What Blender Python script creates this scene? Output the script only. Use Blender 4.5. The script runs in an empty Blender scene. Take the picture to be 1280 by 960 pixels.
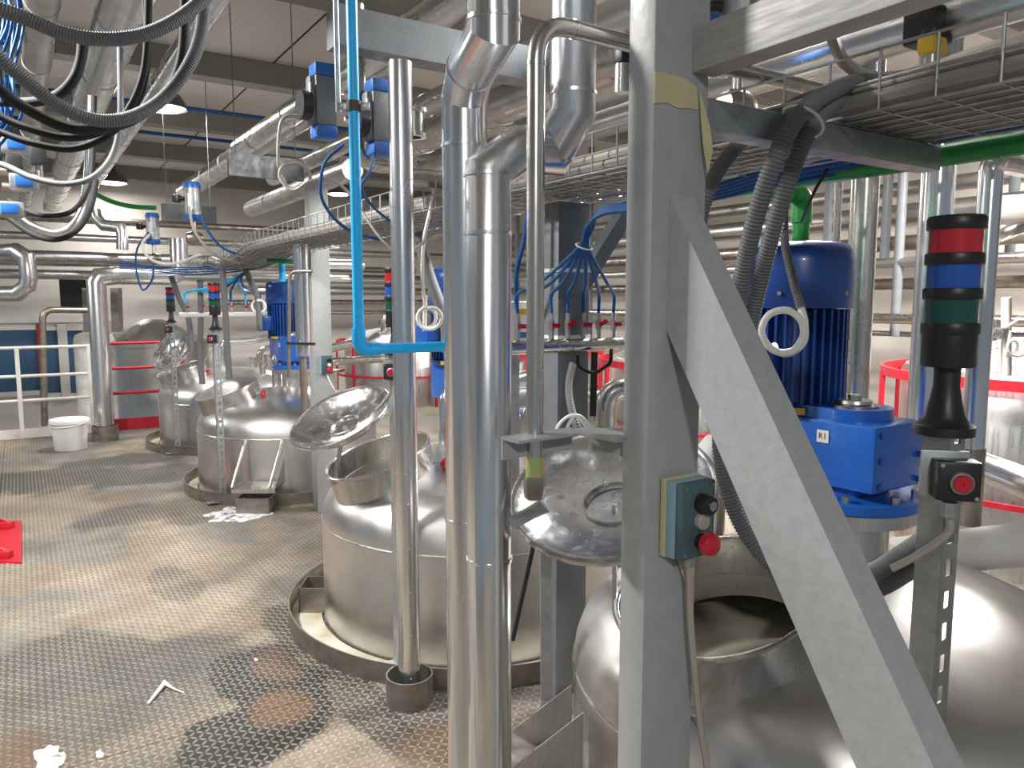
import bpy, bmesh, math, random
from mathutils import Vector as V, Matrix as M
random.seed(7)
SC = bpy.context.scene
COL = SC.collection
R = math.radians

# ---------------------------------------------------------------- camera
CAM = V((0, 0, 1.45)); FPX = 940.0; PITCH = math.atan(104 / 940)
cd = bpy.data.cameras.new('camera'); cd.sensor_width = 36; cd.lens = FPX / 1280 * 36
cd.clip_start = 0.05; cd.clip_end = 100
cam = bpy.data.objects.new('camera', cd); COL.objects.link(cam)
cam.location = CAM; cam.rotation_euler = (math.pi / 2 - PITCH, 0, 0)
SC.camera = cam

# ---------------------------------------------------------------- world, light, exposure
w = bpy.data.worlds.new('world'); SC.world = w; w.use_nodes = True
w.node_tree.nodes['Background'].inputs[0].default_value = (0.80, 0.90, 1.0, 1)
w.node_tree.nodes['Background'].inputs[1].default_value = 0.26
SC.view_settings.view_transform = 'Standard'; SC.view_settings.look = 'None'
SC.view_settings.exposure = 0.0; SC.view_settings.gamma = 1.0
SC.view_settings.use_curve_mapping = False
LAMP_W = 95.0            # watts of one pendant lamp
LAMP_COL = (1.0, 0.975, 0.94)

# ---------------------------------------------------------------- frames of reference
FW = V((0, math.cos(PITCH), -math.sin(PITCH))); UP = V((0, math.sin(PITCH), math.cos(PITCH)))
ROW = V((-0.547, 0.837, 0)).normalized()         # along the row of tanks, away
ACR = V((ROW.y, -ROW.x, 0))                      # across the aisle, to the right
PHI = math.atan2(ACR.y, ACR.x)
RM = M.Rotation(PHI, 3, 'Z')
ZZ = V((0, 0, 1))
def ray(px, py): return V(((px - 640) / FPX, 0, 0)) + UP * (-(py - 480) / FPX) + FW
def P(px, py, Y): d = ray(px, py); return CAM + d * (Y / d.y)
def PZ(px, py, z): d = ray(px, py); return CAM + d * ((z - CAM.z) / d.z)
def ST(s, t, z=0.0): v = ROW * s + ACR * t; return V((v.x, v.y, z))
def PL(px, t, z_or_y, is_y=True):                # point of the vertical plane t = const seen at px (,py)
    d = ray(px, z_or_y); k = t / d.dot(ACR); return CAM + d * k

# ---------------------------------------------------------------- materials
def mat(name, col, rough=0.5, metal=0.0, col2=None, scale=6.0, stretch=(1, 1, 1), rvar=0.0, bump=0.0, bscale=None,
        emit=None, estr=0.0, trans=0.0, coat=0.0, detail=4.0, lo=0.35, hi=0.65, spec=None):
    m = bpy.data.materials.new(name); m.use_nodes = True
    nt = m.node_tree; b = nt.nodes['Principled BSDF']
    b.inputs['Base Color'].default_value = (*col, 1); b.inputs['Roughness'].default_value = rough
    b.inputs['Metallic'].default_value = metal
    if trans: b.inputs['Transmission Weight'].default_value = trans
    if coat: b.inputs['Coat Weight'].default_value = coat; b.inputs['Coat Roughness'].default_value = 0.1
    if spec is not None: b.inputs['Specular IOR Level'].default_value = spec
    if emit: b.inputs['Emission Color'].default_value = (*emit, 1); b.inputs['Emission Strength'].default_value = estr
    if col2 or rvar or bump:
        tc = nt.nodes.new('ShaderNodeTexCoord'); mp = nt.nodes.new('ShaderNodeMapping')
        mp.inputs['Scale'].default_value = stretch
        nt.links.new(tc.outputs['Object'], mp.inputs['Vector'])
        nz = nt.nodes.new('ShaderNodeTexNoise'); nz.inputs['Scale'].default_value = scale; nz.inputs['Detail'].default_value = detail
        nt.links.new(mp.outputs[0], nz.inputs['Vector'])
        rg = nt.nodes.new('ShaderNodeMapRange'); rg.inputs[1].default_value = lo; rg.inputs[2].default_value = hi
        nt.links.new(nz.outputs['Fac'], rg.inputs[0])
        if col2:
            mx = nt.nodes.new('ShaderNodeMix'); mx.data_type = 'RGBA'
            mx.inputs[6].default_value = (*col, 1); mx.inputs[7].default_value = (*col2, 1)
            nt.links.new(rg.outputs[0], mx.inputs[0]); nt.links.new(mx.outputs[2], b.inputs['Base Color'])
        if rvar:
            r2 = nt.nodes.new('ShaderNodeMapRange'); r2.inputs[1].default_value = lo; r2.inputs[2].default_value = hi
            r2.inputs[3].default_value = max(0.02, rough - rvar); r2.inputs[4].default_value = min(1, rough + rvar)
            nt.links.new(nz.outputs['Fac'], r2.inputs[0]); nt.links.new(r2.outputs[0], b.inputs['Roughness'])
        if bump:
            n2 = nz
            if bscale:
                n2 = nt.nodes.new('ShaderNodeTexNoise'); n2.inputs['Scale'].default_value = bscale; n2.inputs['Detail'].default_value = 3
                nt.links.new(mp.outputs[0], n2.inputs['Vector'])
            bp = nt.nodes.new('ShaderNodeBump'); bp.inputs['Strength'].default_value = bump; bp.inputs['Distance'].default_value = 0.004
            nt.links.new(n2.outputs['Fac'], bp.inputs['Height']); nt.links.new(bp.outputs[0], b.inputs['Normal'])
    return m
MT = dict(
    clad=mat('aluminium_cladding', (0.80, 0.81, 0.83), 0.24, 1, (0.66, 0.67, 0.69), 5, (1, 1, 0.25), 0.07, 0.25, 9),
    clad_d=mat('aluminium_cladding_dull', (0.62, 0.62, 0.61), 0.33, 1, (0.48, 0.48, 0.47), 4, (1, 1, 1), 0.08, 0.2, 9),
    steel=mat('stainless_brushed', (0.66, 0.65, 0.64), 0.33, 1, (0.55, 0.54, 0.53), 9, (6, 6, 0.35), 0.07, 0.05, 30),
    dome=mat('stainless_dome', (0.70, 0.69, 0.68), 0.38, 1, (0.56, 0.55, 0.53), 5, (1, 1, 1), 0.08, 0.06, 25),
    pipe=mat('stainless_pipe', (0.63, 0.61, 0.58), 0.26, 1, (0.52, 0.49, 0.46), 12, (1, 1, 1), 0.06),
    pipe_o=mat('stainless_pipe_old', (0.47, 0.43, 0.38), 0.38, 1, (0.30, 0.26, 0.22), 9, (1, 1, 1), 0.08),
    lidm=mat('stainless_lid_inside', (0.78, 0.79, 0.82), 0.27, 1, (0.50, 0.52, 0.56), 34, (1, 1, 1), 0.09, 0.05, 30, lo=0.45, hi=0.7),
    galv=mat('galvanised_steel', (0.44, 0.46, 0.47), 0.45, 0.85, (0.33, 0.35, 0.36), 22, (1, 1, 1), 0.08),
    galvd=mat('galvanised_dark', (0.25, 0.27, 0.29), 0.5, 0.5, (0.19, 0.205, 0.22), 16, (1, 1, 1), 0.08),
    kerb=mat('kerb_steel', (0.36, 0.34, 0.31), 0.42, 0.9, (0.24, 0.21, 0.18), 10, (1, 1, 2), 0.1),
    ledge=mat('ledge_crust', (0.44, 0.42, 0.36), 0.75, 0, (0.30, 0.25, 0.17), 7, (1, 1, 1), 0.1, 0.2, 40),
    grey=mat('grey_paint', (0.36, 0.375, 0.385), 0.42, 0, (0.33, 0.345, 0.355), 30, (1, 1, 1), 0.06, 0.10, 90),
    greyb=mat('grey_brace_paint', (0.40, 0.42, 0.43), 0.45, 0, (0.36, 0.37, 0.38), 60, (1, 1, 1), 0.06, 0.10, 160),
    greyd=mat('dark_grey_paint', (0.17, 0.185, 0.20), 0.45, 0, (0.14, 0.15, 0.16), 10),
    blue=mat('motor_blue', (0.012, 0.075, 0.33), 0.32, 0, (0.008, 0.05, 0.25), 6, coat=0.25),
    blueg=mat('gearbox_blue', (0.010, 0.12, 0.52), 0.30, 0, (0.008, 0.10, 0.45), 6, coat=0.3),
    blued=mat('actuator_blue', (0.015, 0.11, 0.40), 0.4),
    azure=mat('azure_plastic', (0.012, 0.47, 0.98), 0.4),
    hoseb=mat('blue_hose', (0.010, 0.085, 0.27), 0.55, spec=0.3),
    green=mat('green_pipe', (0.025, 0.30, 0.055), 0.35, 0, (0.02, 0.25, 0.045), 8),
    red=mat('red_paint', (0.48, 0.012, 0.03), 0.45, 0, (0.42, 0.01, 0.02), 12),
    redl=mat('red_lens', (0.50, 0.010, 0.025), 0.22, coat=0.4),
    bluel=mat('blue_lens', (0.008, 0.085, 0.42), 0.22, coat=0.4),
    greenl=mat('green_lens', (0.003, 0.065, 0.050), 0.22, coat=0.4),
    black=mat('black_plastic', (0.014, 0.014, 0.016), 0.42),
    rubber=mat('black_hose_rubber', (0.022, 0.023, 0.025), 0.7, spec=0.25),
    conduit=mat('grey_conduit', (0.15, 0.155, 0.165), 0.55, spec=0.3),
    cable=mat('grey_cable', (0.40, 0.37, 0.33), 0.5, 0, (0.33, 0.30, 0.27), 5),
    cabled=mat('dark_cable', (0.24, 0.22, 0.20), 0.5),  # darker grey cable colour
    white=mat('white_plastic', (0.80, 0.79, 0.76), 0.4, 0, (0.74, 0.72, 0.68), 5),
    lag=mat('white_lagging', (0.74, 0.72, 0.68), 0.55, 0, (0.60, 0.57, 0.52), 7, (1, 1, 1), 0.05, 0.2, 12),
    wall=mat('wall_white', (0.74, 0.70, 0.65), 0.6, 0, (0.70, 0.66, 0.61), 1.5),
    ceil=mat('ceiling_panel', (0.62, 0.585, 0.545), 0.6, 0, (0.57, 0.54, 0.50), 2, (1, 12, 1)),
    beam=mat('purlin_paint', (0.22, 0.215, 0.19), 0.5),
    glass=mat('window_blue_film', (0.045, 0.12, 0.23), 0.25, 0, (0.06, 0.15, 0.27), 1.2),  # plain blue pane colour
    dark=mat('dark_opening', (0.012, 0.011, 0.010), 0.7),
    box=mat('switch_box_teal', (0.065, 0.12, 0.135), 0.45, 0, (0.055, 0.10, 0.115), 8),
    boxl=mat('switch_box_pale', (0.24, 0.40, 0.46), 0.45),
    tape=mat('masking_tape', (0.55, 0.51, 0.30), 0.65, 0, (0.48, 0.44, 0.25), 20),
    yellow=mat('yellow_label', (0.72, 0.45, 0.03), 0.5),
    liquid=mat('olive_slurry', (0.60, 0.58, 0.46), 0.5, 0, (0.54, 0.52, 0.41), 3),
    bolt=mat('bolt_steel', (0.55, 0.54, 0.52), 0.35, 1),
    tread=mat('tread_bar_steel', (0.40, 0.365, 0.31), 0.5, 0.3, (0.24, 0.21, 0.17), 2.2, lo=0.3, hi=0.7),
    powder=mat('white_powder', (0.66, 0.66, 0.68), 0.95),
    lamp=mat('lamp_diffuser', (1, 1, 1), 0.5, emit=(1.0, 0.93, 0.82), estr=9.0),
    shade=mat('lamp_shade', (0.10, 0.10, 0.10), 0.4, 0.3),
    arm=mat('brushed_arm', (0.46, 0.46, 0.45), 0.6, 0.25, (0.38, 0.38, 0.375), 14, (1, 1, 12), 0.05),
    bronze=mat('clamp_rubber', (0.06, 0.05, 0.035), 0.5),
    tapem=mat('pipe_tape_green', (0.30, 0.38, 0.16), 0.6, 0, (0.55, 0.35, 0.08), 22, lo=0.45, hi=0.55),
)

def thin_out(m, scale, lo, hi):                   # loose powder: gaps between the grains
    nt = m.node_tree; b = nt.nodes['Principled BSDF']; tc = nt.nodes.new('ShaderNodeTexCoord'); nz = nt.nodes.new('ShaderNodeTexNoise')
    nz.inputs['Scale'].default_value = scale; nz.inputs['Detail'].default_value = 6; rg = nt.nodes.new('ShaderNodeMapRange')
    rg.inputs[1].default_value = lo; rg.inputs[2].default_value = hi
    nt.links.new(tc.outputs['Object'], nz.inputs['Vector']); nt.links.new(nz.outputs['Fac'], rg.inputs[0]); nt.links.new(rg.outputs[0], b.inputs['Alpha'])
thin_out(MT['powder'], 16, 0.33, 0.52)

# ---------------------------------------------------------------- mesh builder
WL = {}                                           # world location of every object built
class MB:
    def __init__(s): s.v = []; s.f = []
    def add(s, vs, fs):
        n = len(s.v); s.v += [V(x) for x in vs]; s.f += [tuple(i + n for i in f) for f in fs]; return s
    def box(s, c, size, rot=None, ch=0.0):
        c = V(c); rot = rot or M.Identity(3); x, y, z = (k / 2 for k in size)
        if ch <= 0:
            vs = [c + rot @ V((a * x, b * y, d * z)) for d in (-1, 1) for a, b in ((-1, -1), (1, -1), (1, 1), (-1, 1))]
            return s.add(vs, [(3, 2, 1, 0), (4, 5, 6, 7), (0, 1, 5, 4), (1, 2, 6, 5), (2, 3, 7, 6), (3, 0, 4, 7)])
        bm = bmesh.new(); bmesh.ops.create_cube(bm, size=1)
        for v in bm.verts: v.co = V((v.co.x * size[0], v.co.y * size[1], v.co.z * size[2]))
        bmesh.ops.bevel(bm, geom=list(bm.edges), offset=ch, segments=2, affect='EDGES', profile=0.6)
        bm.verts.index_update()
        s.add([c + rot @ v.co for v in bm.verts], [[v.index for v in f.verts] for f in bm.faces]); bm.free(); return s
    def rbox(s, c, size, ch=0.0): return s.box(c, size, RM, ch)     # axes: across, row, up
    def beam(s, p0, p1, w, h, upv=ZZ, ch=0.0):    # box from p0 to p1, w sideways, h along upv
        p0 = V(p0); p1 = V(p1); d = (p1 - p0).normalized(); sd = d.cross(upv).normalized(); u = sd.cross(d)
        rot = M((sd, d, u)).transposed()
        return s.box((p0 + p1) / 2, (w, (p1 - p0).length, h), rot, ch)
    def tube(s, path, r, seg=16, caps=True, closed=False):
        pts = [V(p) for p in path]; n = len(pts); rs = r if isinstance(r, (list, tuple)) else [r] * n
        ds = [(pts[(i + 1) % n] - pts[i]).normalized() for i in range(n if closed else n - 1)]
        a = V((0, 0, 1)) if abs(ds[0].z) < 0.9 else V((1, 0, 0))
        x = ds[0].cross(a).normalized(); base = len(s.v)
        for i in range(n):
            if closed: di, do = ds[i - 1], ds[i]
            else: di = ds[max(0, i - 1)]; do = ds[min(i, n - 2)]
            x = (x - di * x.dot(di)).normalized(); y = di.cross(x)
            nb = (di + do)
            nb = nb.normalized() if nb.length > 1e-4 else di
            for k in range(seg):
                t = 2 * math.pi * k / seg; o = x * (math.cos(t) * rs[i]) + y * (math.sin(t) * rs[i])
                den = di.dot(nb)
                if den > 0.3: o = o - di * (o.dot(nb) / den)
                s.v.append(pts[i] + o)
            x = x + do * 0
            if i < n - 1 or closed:
                q = di.rotation_difference(do); x = q @ x
        m = n if closed else n - 1
        for i in range(m):
            for k in range(seg):
                a0 = base + i * seg + k; a1 = base + i * seg + (k + 1) % seg
                b0 = base + ((i + 1) % n) * seg + k; b1 = base + ((i + 1) % n) * seg + (k + 1) % seg
                s.f.append((a0, a1, b1, b0))
        if caps and not closed:
            s.f.append(tuple(base + k for k in range(seg))[::-1]); s.f.append(tuple(base + (n - 1) * seg + k for k in range(seg)))
        return s
    def cyl(s, p0, p1, r, seg=20, r2=None): return s.tube([p0, p1], [r, r if r2 is None else r2], seg)
    def lathe(s, prof, c=(0, 0, 0), axis=ZZ, seg=32):
        q = ZZ.rotation_difference(V(axis)).to_matrix(); c = V(c); base = len(s.v); n = len(prof)
        for r, z in prof:
            for k in range(seg):
                t = 2 * math.pi * k / seg; s.v.append(c + q @ V((max(r, 1e-4) * math.cos(t), max(r, 1e-4) * math.sin(t), z)))
        for i in range(n - 1):
            for k in range(seg):
                k2 = (k + 1) % seg
                s.f.append((base + i * seg + k, base + i * seg + k2, base + (i + 1) * seg + k2, base + (i + 1) * seg + k))
        return s
    def ring(s, c, axis, rad, r, seg=40, tseg=8):
        q = ZZ.rotation_difference(V(axis)).to_matrix(); c = V(c)
        return s.tube([c + q @ V((rad * math.cos(2 * math.pi * k / seg), rad * math.sin(2 * math.pi * k / seg), 0)) for k in range(seg)], r, tseg, closed=True)
    def prism(s, pts, off):                       # polygon extruded by the vector off
        n = len(pts); off = V(off); pts = [V(p) for p in pts]
        return s.add(pts + [p + off for p in pts], [tuple(range(n))[::-1], tuple(range(n, 2 * n))] +
                     [(i, (i + 1) % n, n + (i + 1) % n, n + i) for i in range(n)])
    def mesh(s, name, origin, ang=38):
        me = bpy.data.meshes.new(name); o = V(origin)
        me.from_pydata([v - o for v in s.v], [], s.f); me.update()
        bm = bmesh.new(); bm.from_mesh(me); bmesh.ops.recalc_face_normals(bm, faces=bm.faces); bm.to_mesh(me); bm.free()
        me.polygons.foreach_set('use_smooth', [True] * len(me.polygons)); me.set_sharp_from_angle(angle=R(ang))
        return me
    def base(s):
        xs = [v.x for v in s.v]; ys = [v.y for v in s.v]; zs = [v.z for v in s.v]
        return V(((min(xs) + max(xs)) / 2, (min(ys) + max(ys)) / 2, min(zs)))
    def build(s, name, m, parent=None, ang=38, label=None):
        o0 = WL[parent.name] if parent else s.base()
        ob = bpy.data.objects.new(name, s.mesh(name, o0, ang)); COL.objects.link(ob)
        ob.data.materials.append(MT[m] if isinstance(m, str) else m)
        if parent: ob.parent = parent
        else: ob.location = o0
        WL[ob.name] = o0
        if label: ob['label'] = label
        return ob
    def top(s, name, m, label, cat, group=None, ang=38):
        ob = s.build(name, m, None, ang); return tag(ob, label, cat, group)
    def struct(s, name, m, parent=None, ang=38):
        ob = s.build(name, m, parent, ang)
        if not parent: ob['kind'] = 'structure'
        return ob
def tag(ob, label, cat, group=None):
    ob['label'] = label; ob['category'] = cat
    if group: ob['group'] = group
    return ob
def thing(name, label, cat, loc, group=None):
    ob = bpy.data.objects.new(name, None); COL.objects.link(ob); ob.location = V(loc); ob.empty_display_size = 0.1
    WL[ob.name] = V(loc); return tag(ob, label, cat, group)
def dup(root, loc, label=None, group=None):
    def cp(o, par):
        c = o.copy(); COL.objects.link(c); c.parent = par
        for ch in [x for x in list(KIDS.get(o.name, []))]: cp(ch, c)
        return c
    KIDS = {}
    for o in COL.objects:
        if o.parent: KIDS.setdefault(o.parent.name, []).append(o)
    r = cp(root, None); r.location = V(loc); WL[r.name] = V(loc)
    if label: r['label'] = label
    if group: r['group'] = group
    return r
def smooth(pts, n=8):
    pts = [V(p) for p in pts]; q = [pts[0] * 2 - pts[1]] + pts + [pts[-1] * 2 - pts[-2]]; out = []
    for i in range(1, len(q) - 2):
        a, b, c, d = q[i - 1:i + 3]
        for k in range(n):
            t = k / n
            out.append(0.5 * ((2 * b) + (c - a) * t + (2 * a - 5 * b + 4 * c - d) * t * t + (3 * b - a - 3 * c + d) * t ** 3))
    return out + [pts[-1]]
def fillet(pts, r, n=6):
    pts = [V(p) for p in pts]; out = [pts[0]]
    for i in range(1, len(pts) - 1):
        a, b, c = pts[i - 1:i + 2]; d0 = (a - b).normalized(); d1 = (c - b).normalized()
        h = min(r, (a - b).length * 0.48, (c - b).length * 0.48); p0 = b + d0 * h; p1 = b + d1 * h
        for k in range(n + 1):
            t = k / n; out.append(p0 * (1 - t) ** 2 + b * 2 * t * (1 - t) + p1 * t * t)
    return out + [pts[-1]]
def resample(path, step):
    out = [path[0]]; acc = 0
    for a, b in zip(path, path[1:]):
        L = (b - a).length; d = step - acc
        while d <= L:
            out.append(a + (b - a) * (d / L)); d += step
        acc = (acc + L) % step
    return out
def corrugated(path, r, pitch=0.007, seg=12):
    p = resample(path, pitch / 3); rs = [r if i % 3 != 2 else r * 0.84 for i in range(len(p))]
    return MB().tube(p, rs, seg)
def bands(parent, pts, r, every=None, w=0.007, grow=1.05, name='cladding_band', m='clad'):
    for p, d in pts:
        MB().cyl(p - d * (w / 2), p + d * (w / 2), r * grow, 28).build(name, m, parent)
def clad(name, path, r, label, cat='pipe', m='clad', band_at=(), seg=28, group=None, bm_='clad'):
    """an insulated pipe: mitred metal jacket with raised joint bands; band_at = list of (segment, fraction)"""
    path = [V(p) for p in path]; b = MB().tube(path, r, seg)
    if not band_at:
        return b.top(name, m, label, cat, group)
    t = thing(name, label, cat, b.base(), group)
    b.build('jacket', m, t)
    for i, f in band_at:
        a, c = path[i], path[i + 1]; d = (c - a).normalized(); bands(t, [(a + (c - a) * f, d)], r, m=bm_)
    return t
def cable(name, pts, r, m, label, cat='cable', group=None, n=8, seg=8):
    return MB().tube(smooth(pts, n), r, seg).top(name, m, label, cat, group)

# ================================================================ SETTING
CEIL = 3.72; SFAR = 15.0; TR = 8.6; TL = -5.2
def floor_material():
    m = bpy.data.materials.new('tread_plate'); m.use_nodes = True; nt = m.node_tree; L = nt.links.new
    b = nt.nodes['Principled BSDF']; tc = nt.nodes.new('ShaderNodeTexCoord'); sp = nt.nodes.new('ShaderNodeSeparateXYZ')
    L(tc.outputs['Object'], sp.inputs[0])
    def mth(op, a, c=None, d=None):
        n = nt.nodes.new('ShaderNodeMath'); n.operation = op
        for i, q in enumerate((a, c, d)):
            if q is None: continue
            if isinstance(q, (int, float)): n.inputs[i].default_value = q
            else: L(q, n.inputs[i])
        return n.outputs[0]
    def noise(scale, detail=4, vec=None, dist=0.0):
        n = nt.nodes.new('ShaderNodeTexNoise'); n.inputs['Scale'].default_value = scale; n.inputs['Detail'].default_value = detail
        n.inputs['Distortion'].default_value = dist; L(vec or tc.outputs['Object'], n.inputs['Vector']); return n.outputs['Fac']
    def rng(x, a, c, lo=0.0, hi=1.0):
        n = nt.nodes.new('ShaderNodeMapRange'); L(x, n.inputs[0])
        for i, q in enumerate((a, c, lo, hi)): n.inputs[i + 1].default_value = q
        n.interpolation_type = 'SMOOTHSTEP'; return n.outputs[0]
    def mix(f, a, c):
        n = nt.nodes.new('ShaderNodeMix'); n.data_type = 'RGBA'
        if isinstance(f, float): n.inputs[0].default_value = f
        else: L(f, n.inputs[0])
        for i, q in ((6, a), (7, c)):
            if isinstance(q, tuple): n.inputs[i].default_value = (*q, 1)
            else: L(q, n.inputs[i])
        return n.outputs[2]
    A = TREAD
    gx = mth('DIVIDE', sp.outputs['X'], A); gy = mth('DIVIDE', sp.outputs['Y'], A)
    fx = mth('FLOOR', gx); fy = mth('FLOOR', gy); lx = mth('SUBTRACT', mth('SUBTRACT', gx, fx), 0.5); ly = mth('SUBTRACT', mth('SUBTRACT', gy, fy), 0.5)
    par = mth('SUBTRACT', mth('MULTIPLY', mth('FLOORED_MODULO', mth('ADD', fx, fy), 2.0), 2.0), 1.0)
    q = mth('MULTIPLY', ly, par)
    along = mth('MULTIPLY', mth('ADD', lx, q), 0.7071); across = mth('MULTIPLY', mth('SUBTRACT', lx, q), 0.7071)
    dist = mth('ADD', mth('POWER', mth('DIVIDE', along, 0.56), 2.0), mth('POWER', mth('DIVIDE', across, 0.21), 2.0))
    bar = rng(dist, 0.55, 1.25, 1.0, 0.0)
    # colours: dried tan residue, grey steel, dark wet grime
    n1 = noise(0.9, 5, dist=0.6); n2 = noise(3.2, 5); n3 = noise(0.55, 3, dist=1.0); n4 = noise(26, 3)
    tan = mix(rng(n2, 0.35, 0.7), (0.27, 0.22, 0.165), (0.38, 0.325, 0.25))
    stl = mix(rng(n2, 0.3, 0.7), (0.17, 0.158, 0.14), (0.27, 0.25, 0.215))
    base = mix(rng(n1, 0.44, 0.56), tan, stl)
    # wet and worn patches with places of their own: (t, s, rt, rs, strength)
    wet = None
    for t, s, rt, rs, k in STAINS:
        ex = mth('DIVIDE', mth('SUBTRACT', sp.outputs['X'], t), rt); ey = mth('DIVIDE', mth('SUBTRACT', sp.outputs['Y'], s), rs)
        rr = mth('ADD', mth('ADD', mth('MULTIPLY', ex, ex), mth('MULTIPLY', ey, ey)), mth('MULTIPLY', mth('SUBTRACT', n2, 0.5), 2.6))
        f = mth('MULTIPLY', rng(rr, 0.75, 1.25, 1.0, 0.0), k)
        wet = f if wet is None else mth('MAXIMUM', wet, f)
    rust = None
    for t, s, rt, rs, k in RUST:
        ex = mth('DIVIDE', mth('SUBTRACT', sp.outputs['X'], t), rt); ey = mth('DIVIDE', mth('SUBTRACT', sp.outputs['Y'], s), rs)
        rr = mth('ADD', mth('ADD', mth('MULTIPLY', ex, ex), mth('MULTIPLY', ey, ey)), mth('MULTIPLY', mth('SUBTRACT', n2, 0.5), 2.0))
        f = mth('MULTIPLY', rng(rr, 0.2, 1.2, 1.0, 0.0), k)
        rust = f if rust is None else mth('MAXIMUM', rust, f)
    wet = mth('MAXIMUM', wet, mth('MULTIPLY', rng(n3, 0.60, 0.72), 0.45))
    valley = mix(wet, mix(rng(n4, 0.3, 0.7), base, mix(0.45, base, (0.13, 0.115, 0.10))), (0.010, 0.0095, 0.009))
    barc = mix(rust, mix(mth('MULTIPLY', wet, 0.8), base, (0.165, 0.155, 0.14)), (0.19, 0.125, 0.075))
    dirt = mix(rust, mix(0.40, valley, (0.02, 0.018, 0.016)), (0.10, 0.06, 0.035))
    L(mix(bar, dirt, barc), b.inputs['Base Color'])
    L(rng(wet, 0.0, 1.0, 0.66, 0.5), b.inputs['Roughness']); b.inputs['Metallic'].default_value = 0.0; b.inputs['Specular IOR Level'].default_value = 0.3
    bp = nt.nodes.new('ShaderNodeBump'); bp.inputs['Strength'].default_value = 0.7; bp.inputs['Distance'].default_value = 0.0025
    L(bar, bp.inputs['Height']); L(bp.outputs[0], b.inputs['Normal'])
    return m
TREAD = 0.0245
STAINS = []; RUST = []
for px, py, a, c, k in ((335, 850, .20, .36, 1.0), (320, 910, .26, .2, 1.0), (200, 880, .62, .52, .48), (60, 600, .6, .5, .75), (230, 590, .8, .35, .75), (160, 575, .5, .3, .7), (260, 640, .3, .3, .5), (220, 730, .12, .3, .45),
                        (95, 830, .3, .35, .55), (390, 800, .14, .5, .75), (190, 640, .5, .25, .6), (455, 880, .1, .4, .7), (40, 905, .2, .3, .5), (560, 910, .15, .3, .5)):
    p = PZ(px, py, 0); STAINS.append((p.dot(ACR), p.dot(ROW), a, c, k))
for px, py, a, c, k in ((350, 885, .12, .16, .8), (345, 830, .10, .2, .5), (20, 940, .12, .2, .6), (560, 940, .2, .2, .6), (60, 545, .7, .12, .6), (165, 620, .3, .2, .5)):
    p = PZ(px, py, 0); RUST.append((p.dot(ACR), p.dot(ROW), a, c, k))
MT['floor'] = floor_material()

# floor: slab, checker plates, raised tread bars near the camera (local axes: x across, y along the row)
fb = MB().box(((TL + TR) / 2, 3.75, -0.07), (TR - TL, 11.5, 0.11))
floor_o = fb.build('floor', 'greyd'); floor_o.location = (0, 0, 0)
floor_o.data.transform(M.Translation(WL['floor'])); WL['floor'] = V((0, 0, 0)); floor_o['kind'] = 'structure'
floor_o.rotation_euler = (0, 0, PHI)
te = [TL, -3.95, -2.7, -1.45, -0.2, 1.02, 2.6, 5.0, TR]; se = [-2.0, 0.3, 2.6, 4.9, 7.2, 9.5]
for i in range(len(te) - 1):
    for j in range(len(se) - 1):
        g = 0.0025
        MB().box(((te[i] + te[i + 1]) / 2, (se[j] + se[j + 1]) / 2, -0.0075), (te[i + 1] - te[i] - g, se[j + 1] - se[j] - g, 0.015)).build('floor_plate', 'floor', floor_o)
tb = MB(); hl, hw, hh = 0.58 * TREAD, 0.19 * TREAD, 0.0024
for i in range(int(-0.6 / TREAD), int(1.0 / TREAD)):
    for j in range(int(1.7 / TREAD), int(5.6 / TREAD)):
        cx, cy = (i + .5) * TREAD, (j + .5) * TREAD; sg = 1 if (i + j) % 2 else -1
        ax = V((.7071, .7071 * sg, 0)); ay = V((-.7071 * sg, .7071, 0)); c = V((cx, cy, 0))
        n = len(tb.v)
        tb.v += [c - ax * hl, c - ay * hw, c + ax * hl, c + ay * hw, c - ax * hl * .6 + ZZ * hh, c - ay * hw * .5 + ZZ * hh, c + ax * hl * .6 + ZZ * hh, c + ay * hw * .5 + ZZ * hh]
        tb.f += [(n + 4, n + 5, n + 6, n + 7), (n, n + 1, n + 5, n + 4), (n + 1, n + 2, n + 6, n + 5), (n + 2, n + 3, n + 7, n + 6), (n + 3, n, n + 4, n + 7)]
me = bpy.data.meshes.new('tread_bars'); me.from_pydata(tb.v, [], tb.f); me.update(); me.materials.append(MT['floor'])
o = bpy.data.objects.new('tread_bars', me); COL.objects.link(o); o.parent = floor_o; o['kind'] = 'stuff'; o['label'] = 'small raised anti-slip bars of the steel tread plate'

# walls, lower hall beyond the platform
def wall(name, s0, t0, s1, t1, z0, z1, th=0.12, m='wall'):
    return MB().beam(ST(s0, t0, (z0 + z1) / 2), ST(s1, t1, (z0 + z1) / 2), th, z1 - z0).struct(name, m)
wall('wall_far', SFAR, -12, SFAR, TR, -2.6, CEIL)
wall('wall_right', -6, TR, SFAR, TR, -2.6, CEIL)
MB().box(ST(12.3, -1.7, -2.65), (20.6, 5.4, 0.1), RM).struct('floor_lower', 'ledge')
ce = MB().box(ST(5.5, -1.7, CEIL + 0.06), (20.6, 19, 0.1), RM).struct('ceiling', 'ceil')
k = 0
for s in [5.35 + 2.32 * i for i in range(-4, 5)]:
    if s < -3.5: continue
    MB().beam(ST(s, -11.5, CEIL - 0.10), ST(s, TR, CEIL - 0.10), 0.20, 0.22).build('purlin', 'beam', ce)
for t in (-4.4, -2.2, 0.0, 2.2, 4.4):                                     # panel joints, seen as thin dark ribs
    MB().beam(ST(-3.5, t, CEIL + 0.008), ST(SFAR, t, CEIL + 0.008), 0.012, 0.012).build('panel_joint', 'dark', ce)

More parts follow.
